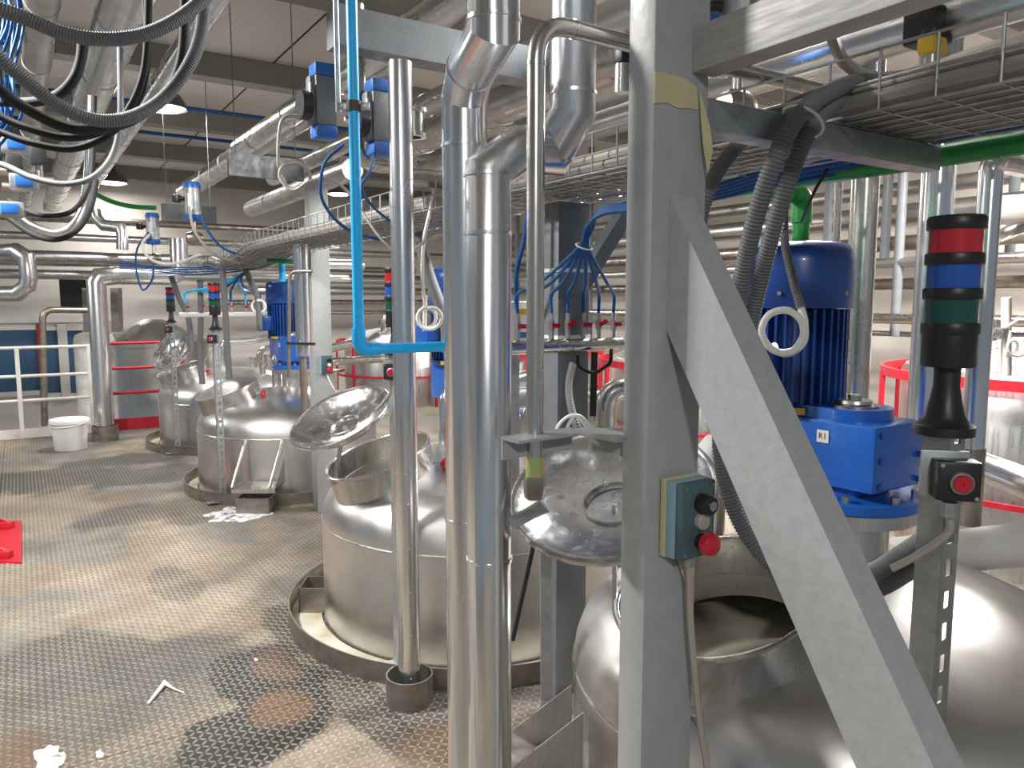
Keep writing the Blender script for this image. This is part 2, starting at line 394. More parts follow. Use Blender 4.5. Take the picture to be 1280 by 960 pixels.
# window band of the far wall
def far(px, py, s=SFAR - 0.07):                    # point of the plane s = const behind a pixel
    d = ray(px, py); k = s / d.dot(ROW); return CAM + d * k
def far_box(px0, py0, px1, py1, th=0.05, s=SFAR - 0.09):
    a = far(px0, (py0 + py1) / 2, s); b = far(px1, (py0 + py1) / 2, s)
    za = far((px0 + px1) / 2, py0, s).z; zb = far((px0 + px1) / 2, py1, s).z
    a.z = b.z = (za + zb) / 2; return MB().beam(a, b, th, abs(za - zb))
wn = 0
for x0, x1 in ((-75, 48), (57, 74), (86, 105), (-200, -85)):
    wn += 1
    wnd = far_box(x0, 412, x1, 491).struct('window_%d' % wn, 'glass')
    far_box(x0 - 2, 408, x1 + 2, 413, 0.09, SFAR - .1).build('window_frame', 'white', wnd); far_box(x0 - 2, 491, x1 + 2, 497, 0.12, SFAR - .1).build('window_sill', 'white', wnd)
far_box(74, 405, 86, 500, 0.10, SFAR - .12).struct('trim_1', 'white')
far_box(48, 405, 57, 500, 0.08, SFAR - .12).struct('trim_2', 'red')
far_box(-300, 398, 140, 405, 0.06, SFAR - .1).struct('trim_3', 'white')

# pendant lamps
def pendant(p, label, r=0.21, watts=LAMP_W):
    t = thing('pendant_lamp', label, 'lamp', p, 'high bay pendant lamps')
    MB().lathe([(r, 0.0), (r * .97, .05), (r * .75, .13), (r * .35, .19), (.07, .22), (.07, .34), (.03, .36), (.001, .36)], p, seg=28).build('shade', 'shade', t)
    MB().lathe([(r * .93, 0.012), (r * .7, -.014), (r * .3, -.024), (.001, -.026)], p, seg=28).build('diffuser', 'lamp', t)
    MB().cyl(p + ZZ * .35, V((p.x, p.y, CEIL)), .006, 6).build('cord', 'black', t)
    ld = bpy.data.lights.new('lamp_light', 'AREA'); ld.shape = 'DISK'; ld.size = r * 1.7; ld.energy = watts; ld.color = LAMP_COL
    lo = bpy.data.objects.new('lamp_light', ld); COL.objects.link(lo); lo.parent = t; lo.location = (0, 0, -.035)
    return t
pendant(P(205, 136, 7.6), 'large lit pendant lamp beside the thin blue rail, nearest in view')
pendant(P(154, 126, 9.4), 'small lit pendant lamp half hidden behind the hanging black hose')
pendant(P(140, 229, 12.6), 'low lit pendant lamp right of the grey hose loop, lower left of ceiling', .24, LAMP_W * .35)
pendant(P(114, 228, 13.6), 'farthest lit pendant lamp seen at the edge of a hose loop', .2, LAMP_W * .3)
pendant(P(424, 243, 12.0), 'lit pendant lamp glowing just left of the tall bright blue pipe', .19)
for i, (s, t) in enumerate(((3.35, -.85), (3.6, 5.4), (2.3, 2.75), (-2.4, -1.4), (2.2, 6.6), (8.2, 4.9), (8.6, -2.6))):  # unseen lamps; dome, rear and wall ones are added to brighten surfaces
    pendant(ST(s, t, 3.34 if i == 1 else 3.1), ['lamp over the aisle left of the picture', 'lamp over the second tank row', 'added lamp brightening the nearest tank dome', 'added fill lamp over the aisle behind the camera',
                            'added lamp by the right hand wall', 'lamp over the far second row tank', 'lamp left over the aisle far ahead'][i] + ', high bay pendant', watts=LAMP_W * (2.9, 1.2, 2.8, 1.5, 4.0, 1.3, 1.3)[i])

# ================================================================ TANKS
TRAD = 0.69
TK = [V((.86, 1.95, 0)), V((-.20, 3.52, 0)), V((-1.80, 6.0, 0)), V((-2.93, 7.78, 0))]
MOFF = V((-.37, -.25, 0)); MDIR = MOFF.normalized(); MAX_ = (ZZ + MDIR * 0.34).normalized(); MR = .228
OUT = [(1.0, 0.0), (1.0, .46), (.992, .51), (.965, .562), (.91, .61), (.83, .648), (.70, .688), (.5, .73), (.3, .752), (.12, .765), (.002, .768)]
def tank_body_mesh():
    prof = [(r * TRAD, z) for r, z in OUT] + [(max(r * TRAD - .012, .002), max(z - .012, .03)) for r, z in OUT[::-1]]
    b = MB(); seg = 96; b.lathe(prof, seg=seg); n = len(prof)
    for k in range(seg): b.f.append((k, (n - 1) * seg + k, (n - 1) * seg + (k + 1) % seg, (k + 1) % seg))
    me = b.mesh('tank_body', (0, 0, 0), 60); bm = bmesh.new(); bm.from_mesh(me); bmesh.ops.remove_doubles(bm, verts=bm.verts, dist=.0005); bmesh.ops.recalc_face_normals(bm, faces=bm.faces); bm.to_mesh(me); bm.free()
    ob = bpy.data.objects.new('tmp_body', me); COL.objects.link(ob)
    c0 = MOFF + ZZ * .70
    cb = MB().cyl(c0 - MAX_ * .14, c0 + MAX_ * .3, MR - .006, 64); cut = bpy.data.objects.new('tmp_cut', cb.mesh('tmp_cut', (0, 0, 0))); COL.objects.link(cut)
    md = ob.modifiers.new('b', 'BOOLEAN'); md.object = cut; md.operation = 'DIFFERENCE'; md.solver = 'EXACT'
    dg = bpy.context.evaluated_depsgraph_get(); dg.update()
    res = bpy.data.meshes.new_from_object(ob.evaluated_get(dg)); res.name = 'tank_body'
    bpy.data.objects.remove(ob); bpy.data.objects.remove(cut)
    res.polygons.foreach_set('use_smooth', [True] * len(res.polygons)); res.set_sharp_from_angle(angle=R(50))
    res.materials.clear(); res.materials.append(MT['dome']); return res
TBM = tank_body_mesh()
def put(mesh, name, parent, m=None):
    o = bpy.data.objects.new(name, mesh); COL.objects.link(o); o.parent = parent; WL[o.name] = WL[parent.name]
    if m: o.data.materials.append(MT[m])
    return o
def make_tank(c, label, lid_c, lid_n, lid_r=.24, closed=False):
    t = thing('mixing_tank', label, 'tank', c, 'stainless mixing tanks in the front row')
    body = put(TBM, 'tank_body', t)
    MB().ring(c + ZZ * .46, ZZ, TRAD + .001, .0035, 72, 6).build('weld_seam', 'steel', t)
    r0 = c + MOFF + ZZ * .70
    nk = MB().lathe([(MR + .004, -.05), (MR + .004, .065), (MR + .009, .072), (MR + .009, .080), (MR + .002, .084), (MR - .004, .08), (MR - .004, -.09)], r0, MAX_, 64).build('manway_neck', 'steel', t)
    MB().ring(r0 + MAX_ * .08, MAX_, MR + .004, .007, 64, 8).build('rim_bead', 'pipe', nk)
    MB().lathe([(.57, .588), (.002, .588)], c, seg=64).build('slurry', 'liquid', t)
    # lid: shallow dish, open face towards lid_n
    n = V(lid_n).normalized(); R_ = lid_r
    prof = [(R_, .0), (R_ + .006, -.004), (R_ + .006, -.012), (R_ * .97, -.016), (R_ * .8, -.045), (R_ * .5, -.066), (.002, -.074)] if not closed else None
    dish = [(.002, -.060), (R_ * .28, -.057), (R_ * .31, -.048), (R_ * .5, -.046), (R_ * .8, -.028), (R_ * .93, -.004), (R_, .0)]
    if closed: lid = MB().lathe([(.002, .05), (R_ * .5, .042), (R_ * .8, .024), (R_ * .97, .004), (R_ + .006, 0), (R_ + .006, -.01), (R_ * .9, -.01)], lid_c, n, 56).build('lid', 'dome', t)
    else:
        lid = MB().lathe(dish + prof[1:], lid_c, n, 64).build('lid', 'lidm', t)
        MB().ring(V(lid_c), n, R_ + .003, .0065, 64, 8).build('lid_rim', 'pipe', lid)
        MB().ring(V(lid_c) - n * .046, n, R_ * .31, .004, 40, 6).build('lid_boss_ring', 'pipe', lid)
    # hinge arm from neck to lid
    hp = V(lid_c) - n * .05; hn = r0 + MAX_ * .05 + (hp - r0 - MAX_ * .05 - ZZ * (hp - r0).z).normalized() * (MR + .014)
    MB().beam(hn, hp, .018, .010).build('hinge_arm', 'steel', lid)
    # small nozzles on the dome
    for dx, dy, h, r in ((.30, .28, .16, .035), (.10, .42, .12, .028), (.38, -.12, .10, .03))[:3 if c.y > 2.5 else 0]:
        q = c + V((dx, dy, .70)); nz = MB().cyl(q, q + ZZ * h, r, 18).build('nozzle', 'steel', t)
        MB().cyl(q + ZZ * h, q + ZZ * (h + .016), r * 1.55, 20).build('ferrule', 'pipe', nz)
    # red grip of the manway clamp
    q = r0 + MAX_ * .055 + (ACR * .7 - ROW * .75).normalized() * (MR + .02)
    cl = MB().cyl(q, q + (ACR * .7 - ROW * .75).normalized() * .05, .006, 8).build('clamp_bolt', 'bolt', t)
    MB().lathe([(.001, -.014), (.017, -.014), (.024, -.004), (.024, .008), (.012, .014), (.001, .014)], q + (ACR * .7 - ROW * .75).normalized() * .055, (ACR * .7 - ROW * .75), 14).build('clamp_grip', 'redl', cl)
    # kerb round the tank
    return t
def make_kerb(c, label, r=.85):
    t = thing('tank_kerb', label, 'kerb', c, 'steel kerbs round the tanks')
    MB().lathe([(r, 0), (r, .085), (r - .006, .085), (r - .006, 0.0)], c, seg=96).build('kerb_band', 'kerb', t)
    MB().lathe([(r - .008, .001), (r - .008, .012), (TRAD + .012, .012), (TRAD + .012, .001)], c, seg=96).build('crusted_ledge', 'ledge', t)
LN = V((-.29, -.36, .89))
make_tank(TK[0], 'nearest mixing tank, cut by the right picture edge, open manway showing olive slurry', P(764, 610, 1.75), V((-.22, -.40, .89)), .238)
make_tank(TK[1], 'mixing tank in the middle behind the tall clad pipes, round lid swung open', P(425, 520, 3.12), V((-.30, -.38, .87)), .215)
l3 = TK[2] + MOFF + ZZ * .70 + MAX_ * .086
make_tank(TK[2], 'mixing tank with perforated post in front and slanted closed lid, left of grey column', l3 + MDIR * 0.0, MAX_, .232, True)
make_tank(TK[3], 'farthest and smallest looking mixing tank beside the white bucket, dark lid raised', P(214, 438, 7.35), V((-.35, -.75, .5)), .215)
for i, l in enumerate(('steel kerb ring under the nearest tank at bottom right', 'wide curved steel kerb ring around the middle tank with pale crust inside',
                       'steel kerb ring around the tank behind the white powder spill', 'farthest small kerb ring near the red toe board')): make_kerb(TK[i], l, (.85, .85, .80, .82)[i])

# agitator drives: motor + gearbox on a pedestal
def make_drive(c, label, tag_text):
    t = thing('agitator_drive', label, 'motor', c + ZZ * .70, 'blue agitator drives on the tanks')
    MB().lathe([(.115, .70), (.115, .745), (.10, .75), (.10, .875), (.165, .88), (.165, .915), (.05, .915)], c, seg=44).build('pedestal', 'steel', t)
    fl = MB().lathe([(.05, .915), (.172, .915), (.176, .92), (.176, .942), (.17, .947), (.05, .947)], c, seg=44).build('flange', 'blueg', t)
    for k in range(8):
        a = k * math.pi / 4 + .3; q = c + V((math.cos(a) * .155, math.sin(a) * .155, .947)); MB().cyl(q, q + ZZ * .016, .011, 6).build('bolt', 'bolt', fl)
    gc = c + ROW * .085
    gb = MB().rbox(gc + ZZ * 1.057, (.225, .43, .171), .012); gb.rbox(gc + ZZ * .958, (.16, .30, .03), .006); g = gb.build('gearbox', 'blueg', t)
    # rounded cover on top
    pts = []
    for k in range(13): a = math.pi + math.pi * k / 12; pts.append(c + RM @ V((math.cos(a) * .095, math.sin(a) * .095, 1.142)))
    pts += [c + RM @ V((.095, .17, 1.142)), c + RM @ V((-.095, .17, 1.142))]
    MB().prism(pts, ZZ * .03).build('top_cover', 'blueg', g)
    MB().cyl(c + ZZ * 1.172, c + ZZ * 1.177, .062, 32).build('shaft_seal', 'pipe_o', g)
    MB().lathe([(.001, 1.177), (.044, 1.177), (.046, 1.181), (.044, 1.189), (.001, 1.189)], c, seg=32).build('shaft_washer', 'bolt', g)
    MB().cyl(c + ZZ * 1.189, c + ZZ * 1.203, .017, 6).build('shaft_bolt', 'bolt', g)
    for dx in (-.088, .088):
        for dz in (.99, 1.055, 1.12):
            q = c + RM @ V((dx, -.13, dz)); MB().cyl(q, q - ROW * .007, .008, 10).build('cover_screw', 'blue', g)
    pl = MB().box(c + RM @ V((-.1145, .012, 1.10)), (.002, .034, .032), RM).build('number_plate', 'white', g)
    cu = bpy.data.curves.new('t', 'FONT'); cu.body = tag_text; cu.size = .022; cu.align_x = 'CENTER'; cu.align_y = 'CENTER'; cu.extrude = .0004
    to = bpy.data.objects.new('t', cu); COL.objects.link(to); dg = bpy.context.evaluated_depsgraph_get(); tm = bpy.data.meshes.new_from_object(to.evaluated_get(dg)); bpy.data.objects.remove(to)
    rot = M((-ROW, ZZ, -ACR)).transposed(); tm.transform(M.Translation(c + RM @ V((-.1160, .012, 1.10)) - WL[t.name]) @ rot.to_4x4()); tm.name = 'number_text'
    if not tm.materials: tm.materials.append(MT['black'])
    else: tm.materials[0] = MT['black']
    put(tm, 'number_text', pl)
    mc = c + ROW * .195; mo = thing_part = None
    mo = MB().lathe([(.02, 1.142), (.145, 1.142), (.145, 1.165), (.118, 1.175), (.118, 1.42), (.10, 1.43)], mc, seg=40).build('motor_body', 'blue', t)
    fin = MB().box((0, 0, 0), (.030, .007, .255)).mesh('cooling_fin', (0, 0, 0)); fin.materials.append(MT['blue'])
    for k in range(36):
        a = k * 2 * math.pi / 36; o = put(fin, 'cooling_fin', mo); o.location = V((math.cos(a) * .128, math.sin(a) * .128, 1.30)) + mc - WL[mo.name]; o.rotation_euler = (0, 0, a)
    MB().lathe([(.15, 1.43), (.152, 1.44), (.152, 1.555), (.147, 1.585), (.132, 1.603), (.10, 1.61), (.001, 1.612)], mc, seg=48).build('fan_cowl', 'blue', mo)
    for k in range(3):
        a = -2.2 + k * 1.2; q = mc + V((math.cos(a) * .152, math.sin(a) * .152, 1.47)); MB().cyl(q, q + V((math.cos(a), math.sin(a), 0)) * .006, .006, 8).build('cowl_screw', 'bolt', mo)
    q = mc - ACR * .165 + ROW * .01 + ZZ * 1.27; bx = MB().rbox(q, (.09, .13, .12), .012).build('terminal_box', 'blue', mo)
    MB().rbox(q - ACR * .047 + ZZ * 0.0, (.008, .135, .125), .003).build('terminal_cover', 'blueg', bx)
    MB().beam(mc + V((-.085, -.128, 1.155)), mc + V((-.02, -.153, 1.155)), .004, .018).build('warning_plate', 'yellow', mo)
    return t
make_drive(TK[0] + V((.05, .03, 0)), 'large blue motor and gearbox with white number plate, on the nearest tank', 'R1')
make_drive(TK[1] + V((.05, .03, 0)), 'dark blue motor and gearbox mostly hidden behind the tall clad pipes', 'R2')
make_drive(TK[2] + V((.05, .03, 0)), 'small blue motor and gearbox on the tank left of the second grey column', 'R3')

# ================================================================ SIGNAL POSTS
def make_signal(foot, top_z, near, name_of):
    """slotted channel post, three colour signal light on it and a stop button box"""
    c = V((foot.x, foot.y, 0)); zb = 1.02; base_z = 0.012
    # post: channel with slots in the face towards -ROW
    h = 1.245; t = thing('slotted_post', 'slotted channel post ' + name_of, 'post', c + ZZ * base_z, 'slotted posts')
    wv, wd = .044, .040; pit = .052; sl = .028; b = MB()
    zc0, zc1 = base_z, h
    b.box(c + RM @ V((-wv / 2 + .0065, -wd / 2, (zc0 + zc1) / 2)), (.013, .003, zc1 - zc0), RM); b.box(c + RM @ V((wv / 2 - .0065, -wd / 2, (zc0 + zc1) / 2)), (.013, .003, zc1 - zc0), RM)
    z = zc0
    while z < zc1 - .01:
        hgt = min(pit - sl, zc1 - z); b.box(c + RM @ V((0, -wd / 2, z + hgt / 2)), (wv - .026, .003, hgt), RM); z += pit
    b.build('slotted_face', 'galv', t)
    for sgn in (-1,): MB().box(c + RM @ V((sgn * wv / 2, 0, (zc0 + zc1) / 2)), (.003, wd, zc1 - zc0), RM).build('channel_side', 'galv', t)
    MB().box(c + RM @ V((-.05, 0, base_z + .003)), (.12, .06, .006), RM).build('foot_plate', 'galv', t)
    # signal light
    t = thing('signal_light', 'red, blue, green signal light ' + name_of, 'signal light', c + ZZ * h, 'three colour signal lights')
    MB().lathe([(.001, h), (.043, h), (.043, h + .014), (.036, h + .018), (.028, h + .03), (.022, h + .055), (.0185, h + .075), (.0185, h + .118), (.001, h + .118)], c, seg=32).build('stand', 'black', t)
    z0 = h + .105
    MB().lathe([(.001, z0), (.037, z0), (.038, z0 + .003), (.038, z0 + .05), (.001, z0 + .05)], c, seg=36).build('base_unit', 'black', t)
    z = z0 + .05
    for m_ in ('greenl', 'bluel', 'redl'):
        MB().lathe([(.001, z), (.0395, z), (.0405, z + .002), (.0405, z + .015), (.0395, z + .017), (.001, z + .017)], c, seg=36).build('collar', 'black', t)
        MB().lathe([(.001, z + .017), (.0365, z + .017), (.0365, z + .052), (.001, z + .052)], c, seg=36).build('lens', m_, t); z += .052
    MB().lathe([(.001, z), (.0395, z), (.0405, z + .002), (.0405, z + .016), (.038, z + .02), (.001, z + .021)], c, seg=36).build('cap', 'black', t)
    # button box, turned a little from the post
    BN = V((-.22, -.97, 0)).normalized(); BM = M((BN.cross(ZZ) * -1, BN * -1, ZZ)).transposed()
    q = c + V((-.004, -.028, zb + .165)); t = thing('stop_button_box', 'black box with round red button ' + name_of, 'button box', q - ZZ * .035, 'red button boxes')
    MB().box(q + BM @ V((-.008, -.003, .004)), (.068, .005, .072), BM, .002).build('back_plate', 'galv', t)
    bd = MB().box(q + BM @ V((.002, -.022, 0)), (.060, .036, .060), BM, .005).build('housing', 'black', t)
    MB().lathe([(.001, 0), (.0165, 0), (.0165, .006), (.014, .008), (.001, .008)], q + BM @ V((.004, -.040, -.001)), BN, 24).build('bezel', 'galv', bd)
    MB().lathe([(.001, 0), (.0135, 0), (.0135, .009), (.012, .011), (.001, .011)], q + BM @ V((.004, -.040, -.001)), BN, 24).build('button', 'redl', t)
    for dx, dz in ((-.022, .024), (.026, -.024)): MB().cyl(q + BM @ V((dx, -.040, dz)), q + BM @ V((dx, -.0415, dz)), .0032, 8).build('screw', 'bolt', bd)
    MB().cyl(q + BM @ V((-.006, -.03, -.033)), q + BM @ V((-.006, -.03, -.055)), .012, 6).build('cable_gland', 'galv', t)
    g = q + BM @ V((-.006, -.03, -.05)); MB().tube(smooth([g, g - ZZ * .03, g + V((-.03, .02, -.07)), g + V((-.06, .04, -.10))], 6), .006, 8).build('lead', 'cable', t)
    return c
SG = [P(1190, 376, 1.15), P(494, 376, 2.87), P(268, 376, 5.30), P(213, 376, 7.05)]
for p, l in zip(SG, ('in the right foreground by the big blue motor', 'half hidden beside the thin vertical pipe in the middle',
                     'in front of the tank with the slanted closed lid', 'farthest left by the dark raised lid')): make_signal(p, 0, False, l)

# ================================================================ STEEL COLUMNS
cc = P(808, 600, 1.2); cc.z = 0
c1 = thing('steel_column', 'grey painted steel column in the foreground with diagonal brace and welded arms', 'column', cc)
def cp(a, r, z): return V((cc.x, cc.y, 0)) + ACR * a + ROW * r + ZZ * z          # from the front corner
MB().box(cp(.06, .03, 1.86), (.12, .06, 3.72), RM, .004).build('post', 'grey', c1)
# diagonal brace in the plane of the row, towards the camera
bt = .036; b0 = P(826, 240, 1.21); zt = 1.615
MB().prism([cp(bt, .01, 1.633), cp(bt, .01, 1.42), cp(bt, -.912, 0), cp(bt, -1.034, 0)], ACR * .055).build('brace', 'greyb', c1)
MB().beam(cp(.105, 0.0, 1.845), cp(.105, -1.2, 1.845), .05, .070, ch=.003).build('top_arm', 'arm', c1)
MB().beam(cp(.12, .03, 1.755), cp(.85, .03, 1.755), .05, .05, ch=.002).build('tray_arm', 'galv', c1)
# bent bracket that steadies the thin pipe
a = cp(.0, .05, 1.222); k1 = a + ROW * .11 - ACR * .012; e = k1 - ACR * .155 - ROW * .01
bk = MB().beam(a, k1, .05, .006).build('pipe_bracket', 'grey', c1)
for q0, q1 in ((a, k1), (k1, e)):
    MB().beam(q0 - ZZ * .003, q1 - ZZ * .003, .048, .005).build('bracket_plate', 'grey', bk)
    off = (q1 - q0).normalized().cross(ZZ) * (-.024 if False else .024)
    MB().beam(q0 + off * (1) - ZZ * .02, q1 + off - ZZ * .02, .005, .04).build('bracket_web', 'grey', bk)
# left over masking tape on the column
tp = MB().prism([cp(-.001, -.002, 1.80), cp(.06, -.002, 1.80), cp(.09, -.002, 1.79), cp(.096, -.002, 1.755), cp(.075, -.002, 1.755), cp(.05, -.002, 1.752), cp(.025, -.002, 1.757), cp(-.001, -.002, 1.752)], ROW * .0015).build('masking_tape', 'tape', c1, label='strip of yellowed masking tape')
MB().prism([cp(.095, -.004, 1.785), cp(.112, -.012, 1.73), cp(.114, -.018, 1.69), cp(.106, -.016, 1.655), cp(.098, -.012, 1.70), cp(.096, -.008, 1.74)], ROW * .0012).build('loose_tape', 'tape', tp)
MB().prism([cp(.072, -.003, 1.06), cp(.098, -.006, 1.055), cp(.104, -.010, .985), cp(.096, -.012, .965), cp(.082, -.012, .975), cp(.070, -.008, 1.01)], ROW * .0012).build('tape_tail', 'tape', c1)
# control box on the column
q = cp(.068, -.004, 1.095); t = thing('control_box', 'teal switch box with key switch and red mushroom stop on foreground column', 'control box', q - ZZ * .065)
MB().box(q + RM @ V((0, -.006, 0)), (.080, .012, .132), RM, .002).build('back_case', 'tape', t)
MB().box(q + RM @ V((0, -.022, 0)), (.078, .022, .128), RM, .003).build('case', 'boxl', t)
ld = MB().box(q + RM @ V((0, -.040, 0)), (.076, .016, .126), RM, .003).build('cover', 'box', t)
MB().lathe([(.001, 0), (.016, 0), (.016, .022), (.0145, .024), (.001, .024)], q + RM @ V((.004, -.048, .028)), -ROW, 24).build('key_switch', 'black', t)
MB().lathe([(.001, 0), (.008, 0), (.008, .003), (.001, .003)], q + RM @ V((.004, -.072, .028)), -ROW, 20).build('key_barrel', 'bolt', t)
MB().lathe([(.001, 0), (.014, 0), (.014, .008), (.012, .010), (.001, .011)], q + RM @ V((.004, -.048, -.002)), -ROW, 24).build('push_button', 'cable', t)
MB().lathe([(.001, 0), (.013, 0), (.013, .014), (.001, .014)], q + RM @ V((.004, -.048, -.036)), -ROW, 24).build('stop_stem', 'black', t)
MB().lathe([(.012, .012), (.0185, .014), (.0195, .02), (.0185, .028), (.014, .032), (.001, .033)], q + RM @ V((.004, -.048, -.036)), -ROW, 28).build('stop_button', 'redl', t)
for dx in (-.03, .03):
    for dz in (-.055, .055): MB().cyl(q + RM @ V((dx, -.048, dz)), q + RM @ V((dx, -.0495, dz)), .003, 8).build('screw', 'galv', ld)
MB().box(q + RM @ V((.0405, -.030, 0)), (.002, .020, .09), RM).build('warning_strip', 'yellow', t)
MB().cyl(q + RM @ V((.004, -.025, -.064)), q + RM @ V((.004, -.025, -.085)), .011, 8).build('cable_gland', 'galv', t)
g0 = q + RM @ V((.004, -.025, -.08))
cable('control_cable', [g0, g0 - ZZ * .12 + ACR * .01, g0 - ZZ * .28 + ACR * .035, g0 - ZZ * .5 + ACR * .07 - ROW * .01, g0 - ZZ * .9 + ACR * .10, V((g0 + ACR * .11).xy.to_3d())], .006, 'cable', 'grey cable hanging down from the teal switch box')
cable('control_cable', [P(858, 893, 1.30), P(868, 899, 1.28), P(878, 920, 1.26), P(884, 960, 1.25), P(885, 1100, 1.25)], .0055, 'cable', 'thin grey cable bulging out low behind the foreground column')

# second column with its own switch box, third column
c2 = P(404, 560, 5.15); c2.z = 0
c2t = thing('steel_column', 'grey painted steel column behind the open round lid, carrying a small switch box', 'column', c2)
MB().box(c2 + ZZ * 1.11, (.13, .10, 2.22), RM, .004).build('post', 'grey', c2t)
q = c2 + RM @ V((.01, -.05, 1.02)); t = thing('control_box', 'small teal switch box with red mushroom stop on the second grey column', 'control box', q - ZZ * .06)
MB().box(q + RM @ V((0, -.02, 0)), (.078, .04, .126), RM, .003).build('case', 'boxl', t)
MB().box(q + RM @ V((0, -.045, 0)), (.076, .012, .124), RM, .003).build('cover', 'box', t)
MB().lathe([(.001, 0), (.014, 0), (.014, .02), (.001, .02)], q + RM @ V((.012, -.05, .028)), -ROW, 16).build('key_switch', 'black', t)
MB().lathe([(.001, 0), (.012, 0), (.012, .012), (.001, .012)], q + RM @ V((.012, -.05, .0)), -ROW, 16).build('push_button', 'white', t)
MB().lathe([(.001, 0), (.0195, .012), (.0195, .026), (.014, .032), (.001, .033)], q + RM @ V((.012, -.05, -.034)), -ROW, 18).build('stop_button', 'redl', t)
MB().box(q + RM @ V((.042, -.03, 0)), (.002, .03, .09), RM).build('warning_strip', 'yellow', t)
cable('control_cable', [q + RM @ V((0, -.03, -.06)), q + RM @ V((.02, -.06, -.13)), q + RM @ V((.07, -.05, -.22)), q + RM @ V((.10, .02, -.3))], .005, 'white', 'short white cable curling below the small teal switch box')
c3 = P(707, 400, 2.55); c3.z = 0
c3t = thing('steel_column', 'dark grey steel column behind the manifold of red taps', 'column', c3)
MB().box(c3 + ZZ * .885, (.13, .09, 1.77), RM, .004).build('post', 'greyd', c3t)  # darker grey than the other columns
for z in (1.33, 1.55): MB().box(c3 + ZZ * z, (.138, .098, .012), RM).build('cable_tie', 'white', c3t)
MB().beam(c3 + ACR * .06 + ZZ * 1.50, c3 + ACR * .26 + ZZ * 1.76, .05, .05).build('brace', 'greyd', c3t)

# ================================================================ FOREGROUND PIPES
def vert(px, py, Y): v = P(px, py, Y); v.z = 0; return v
p1 = vert(583, 500, 1.76); r1 = .0515
zA = P(583, 122, 1.76).z
top = P(617, 38, 1.52)
t = clad('clad_pipe', [p1, V((p1.x, p1.y, zA)), V((p1.x * .55 + top.x * .45 - .012, p1.y * .62 + top.y * .38, zA * .45 + top.z * .55)), V((top.x, top.y, top.z)), V((top.x, top.y, 3.7))], r1,
         'left of the two tall clad pipes in the middle, offset elbow near its top', band_at=[(0, .999), (0, P(583, 183, 1.76).z / zA), (0, P(583, 648, 1.76).z / zA), (1, .999), (3, .01)])
p2 = vert(611, 500, 1.63); r2 = .0495; zB = P(611, 217, 1.63).z
e1 = P(648, 187, 1.66); e2 = P(690, 190, 1.72); e3 = P(716, 140, 1.68); zt = 3.7
b2 = [p2, V((p2.x, p2.y, zB)), e1, e2, V((e3.x, e3.y, e3.z)), V((e3.x, e3.y, zt))]
clad('clad_pipe', b2, r2, 'right of the two tall clad pipes, zigzag elbows up beside the thin pipe', band_at=[(0, P(611, 292, 1.63).z / zB), (0, P(611, 698, 1.63).z / zB), (0, .998), (2, .1), (3, .05), (4, .02)])
p3 = vert(508, 600, 2.6); r3 = .040; z3 = P(508, 78, 2.6).z
t = clad('clad_pipe', [p3 + ZZ * .03, V((p3.x, p3.y, z3))], r3, 'thin vertical clad pipe standing in a rusty floor collar', band_at=[(0, (P(508, 261, 2.6).z) / z3), (0, P(508, 597, 2.6).z / z3)])
for k in range(5): z = .1 + .16 * k; q = p3 + V((.012, -.0385, z)); MB().cyl(q, q + V((.001, -.004, 0)), .004, 8).build('rivet', 'bolt', t)
MB().lathe([(.085, 0), (.085, .105), (.079, .105), (.079, .004), (.0, .004)], p3, seg=40).top('pipe_collar', 'kerb', 'rusty round steel collar on the floor around the thin clad pipe', 'collar')
# bright bare pipe held by the column bracket
p4 = P(669, 420, 1.29); r4 = .0152; z4 = P(700, 25, 1.29).z; x4 = V((p4.x, p4.y, 0)); zb4 = P(669, 570, 1.29).z
tp4 = thing('steel_pipe', 'bare stainless pipe held by the column bracket, bending right at the top', 'pipe', x4 + ZZ * (zb4 - .05))
MB().tube(fillet([x4 + ZZ * zb4, x4 + ZZ * z4, x4 + ZZ * z4 + ACR * 2.2], .07, 10), r4, 20).build('tube', 'pipe', tp4)
for z in (z4 - .072,): MB().cyl(x4 + ZZ * z, x4 + ZZ * (z + .006), r4 * 1.06, 20).build('weld', 'pipe', tp4)
MB().cyl(x4 + ZZ * z4 + ACR * .075, x4 + ZZ * z4 + ACR * .081, r4 * 1.06, 20).build('weld', 'pipe', tp4)
MB().cyl(x4 + ZZ * zb4, x4 + ZZ * (zb4 - .035), r4 * 1.05, 20).build('thread_tape', 'tapem', tp4)
MB().lathe([(.001, -.075), (.018, -.075), (.020, -.06), (.020, -.042), (.0175, -.035), (.001, -.035)], x4 + ZZ * zb4, seg=8).build('union_nut', 'pipe_o', tp4)
# azure plastic pipe
zbl = P(450, 437, 1.9).z; bl = P(449, 437, 1.9); br = bl + ACR * .30; bl0 = V((bl.x, bl.y, 0)); rb = .0135
tb_ = thing('azure_pipe', 'bright azure plastic pipe dropping from the ceiling and turning right', 'pipe', bl0 + ZZ * zbl)
MB().tube([bl0 + ZZ * (zbl + .03), bl0 + ZZ * 3.7], rb, 20).build('riser', 'azure', tb_)
MB().tube([bl + ACR * .03, br], rb, 20).build('branch', 'azure', tb_)
MB().tube(fillet([bl0 + ZZ * (zbl + .055), bl, bl + ACR * .055], .03, 8), rb * 1.28, 20).build('elbow', 'azure', tb_)
MB().tube([bl + ACR * .245, bl + ACR * .275], rb * 1.3, 20).build('socket', 'azure', tb_)
zc = P(440, 133, 1.9).z; ck = thing('pipe_clamp', 'rubber lined pipe clamp with two ears around the azure riser', 'clamp', bl0 + ZZ * (zc - .012))
MB().cyl(bl0 + ZZ * (zc - .012), bl0 + ZZ * (zc + .012), rb * 1.32, 24).build('rubber_band', 'bronze', ck)
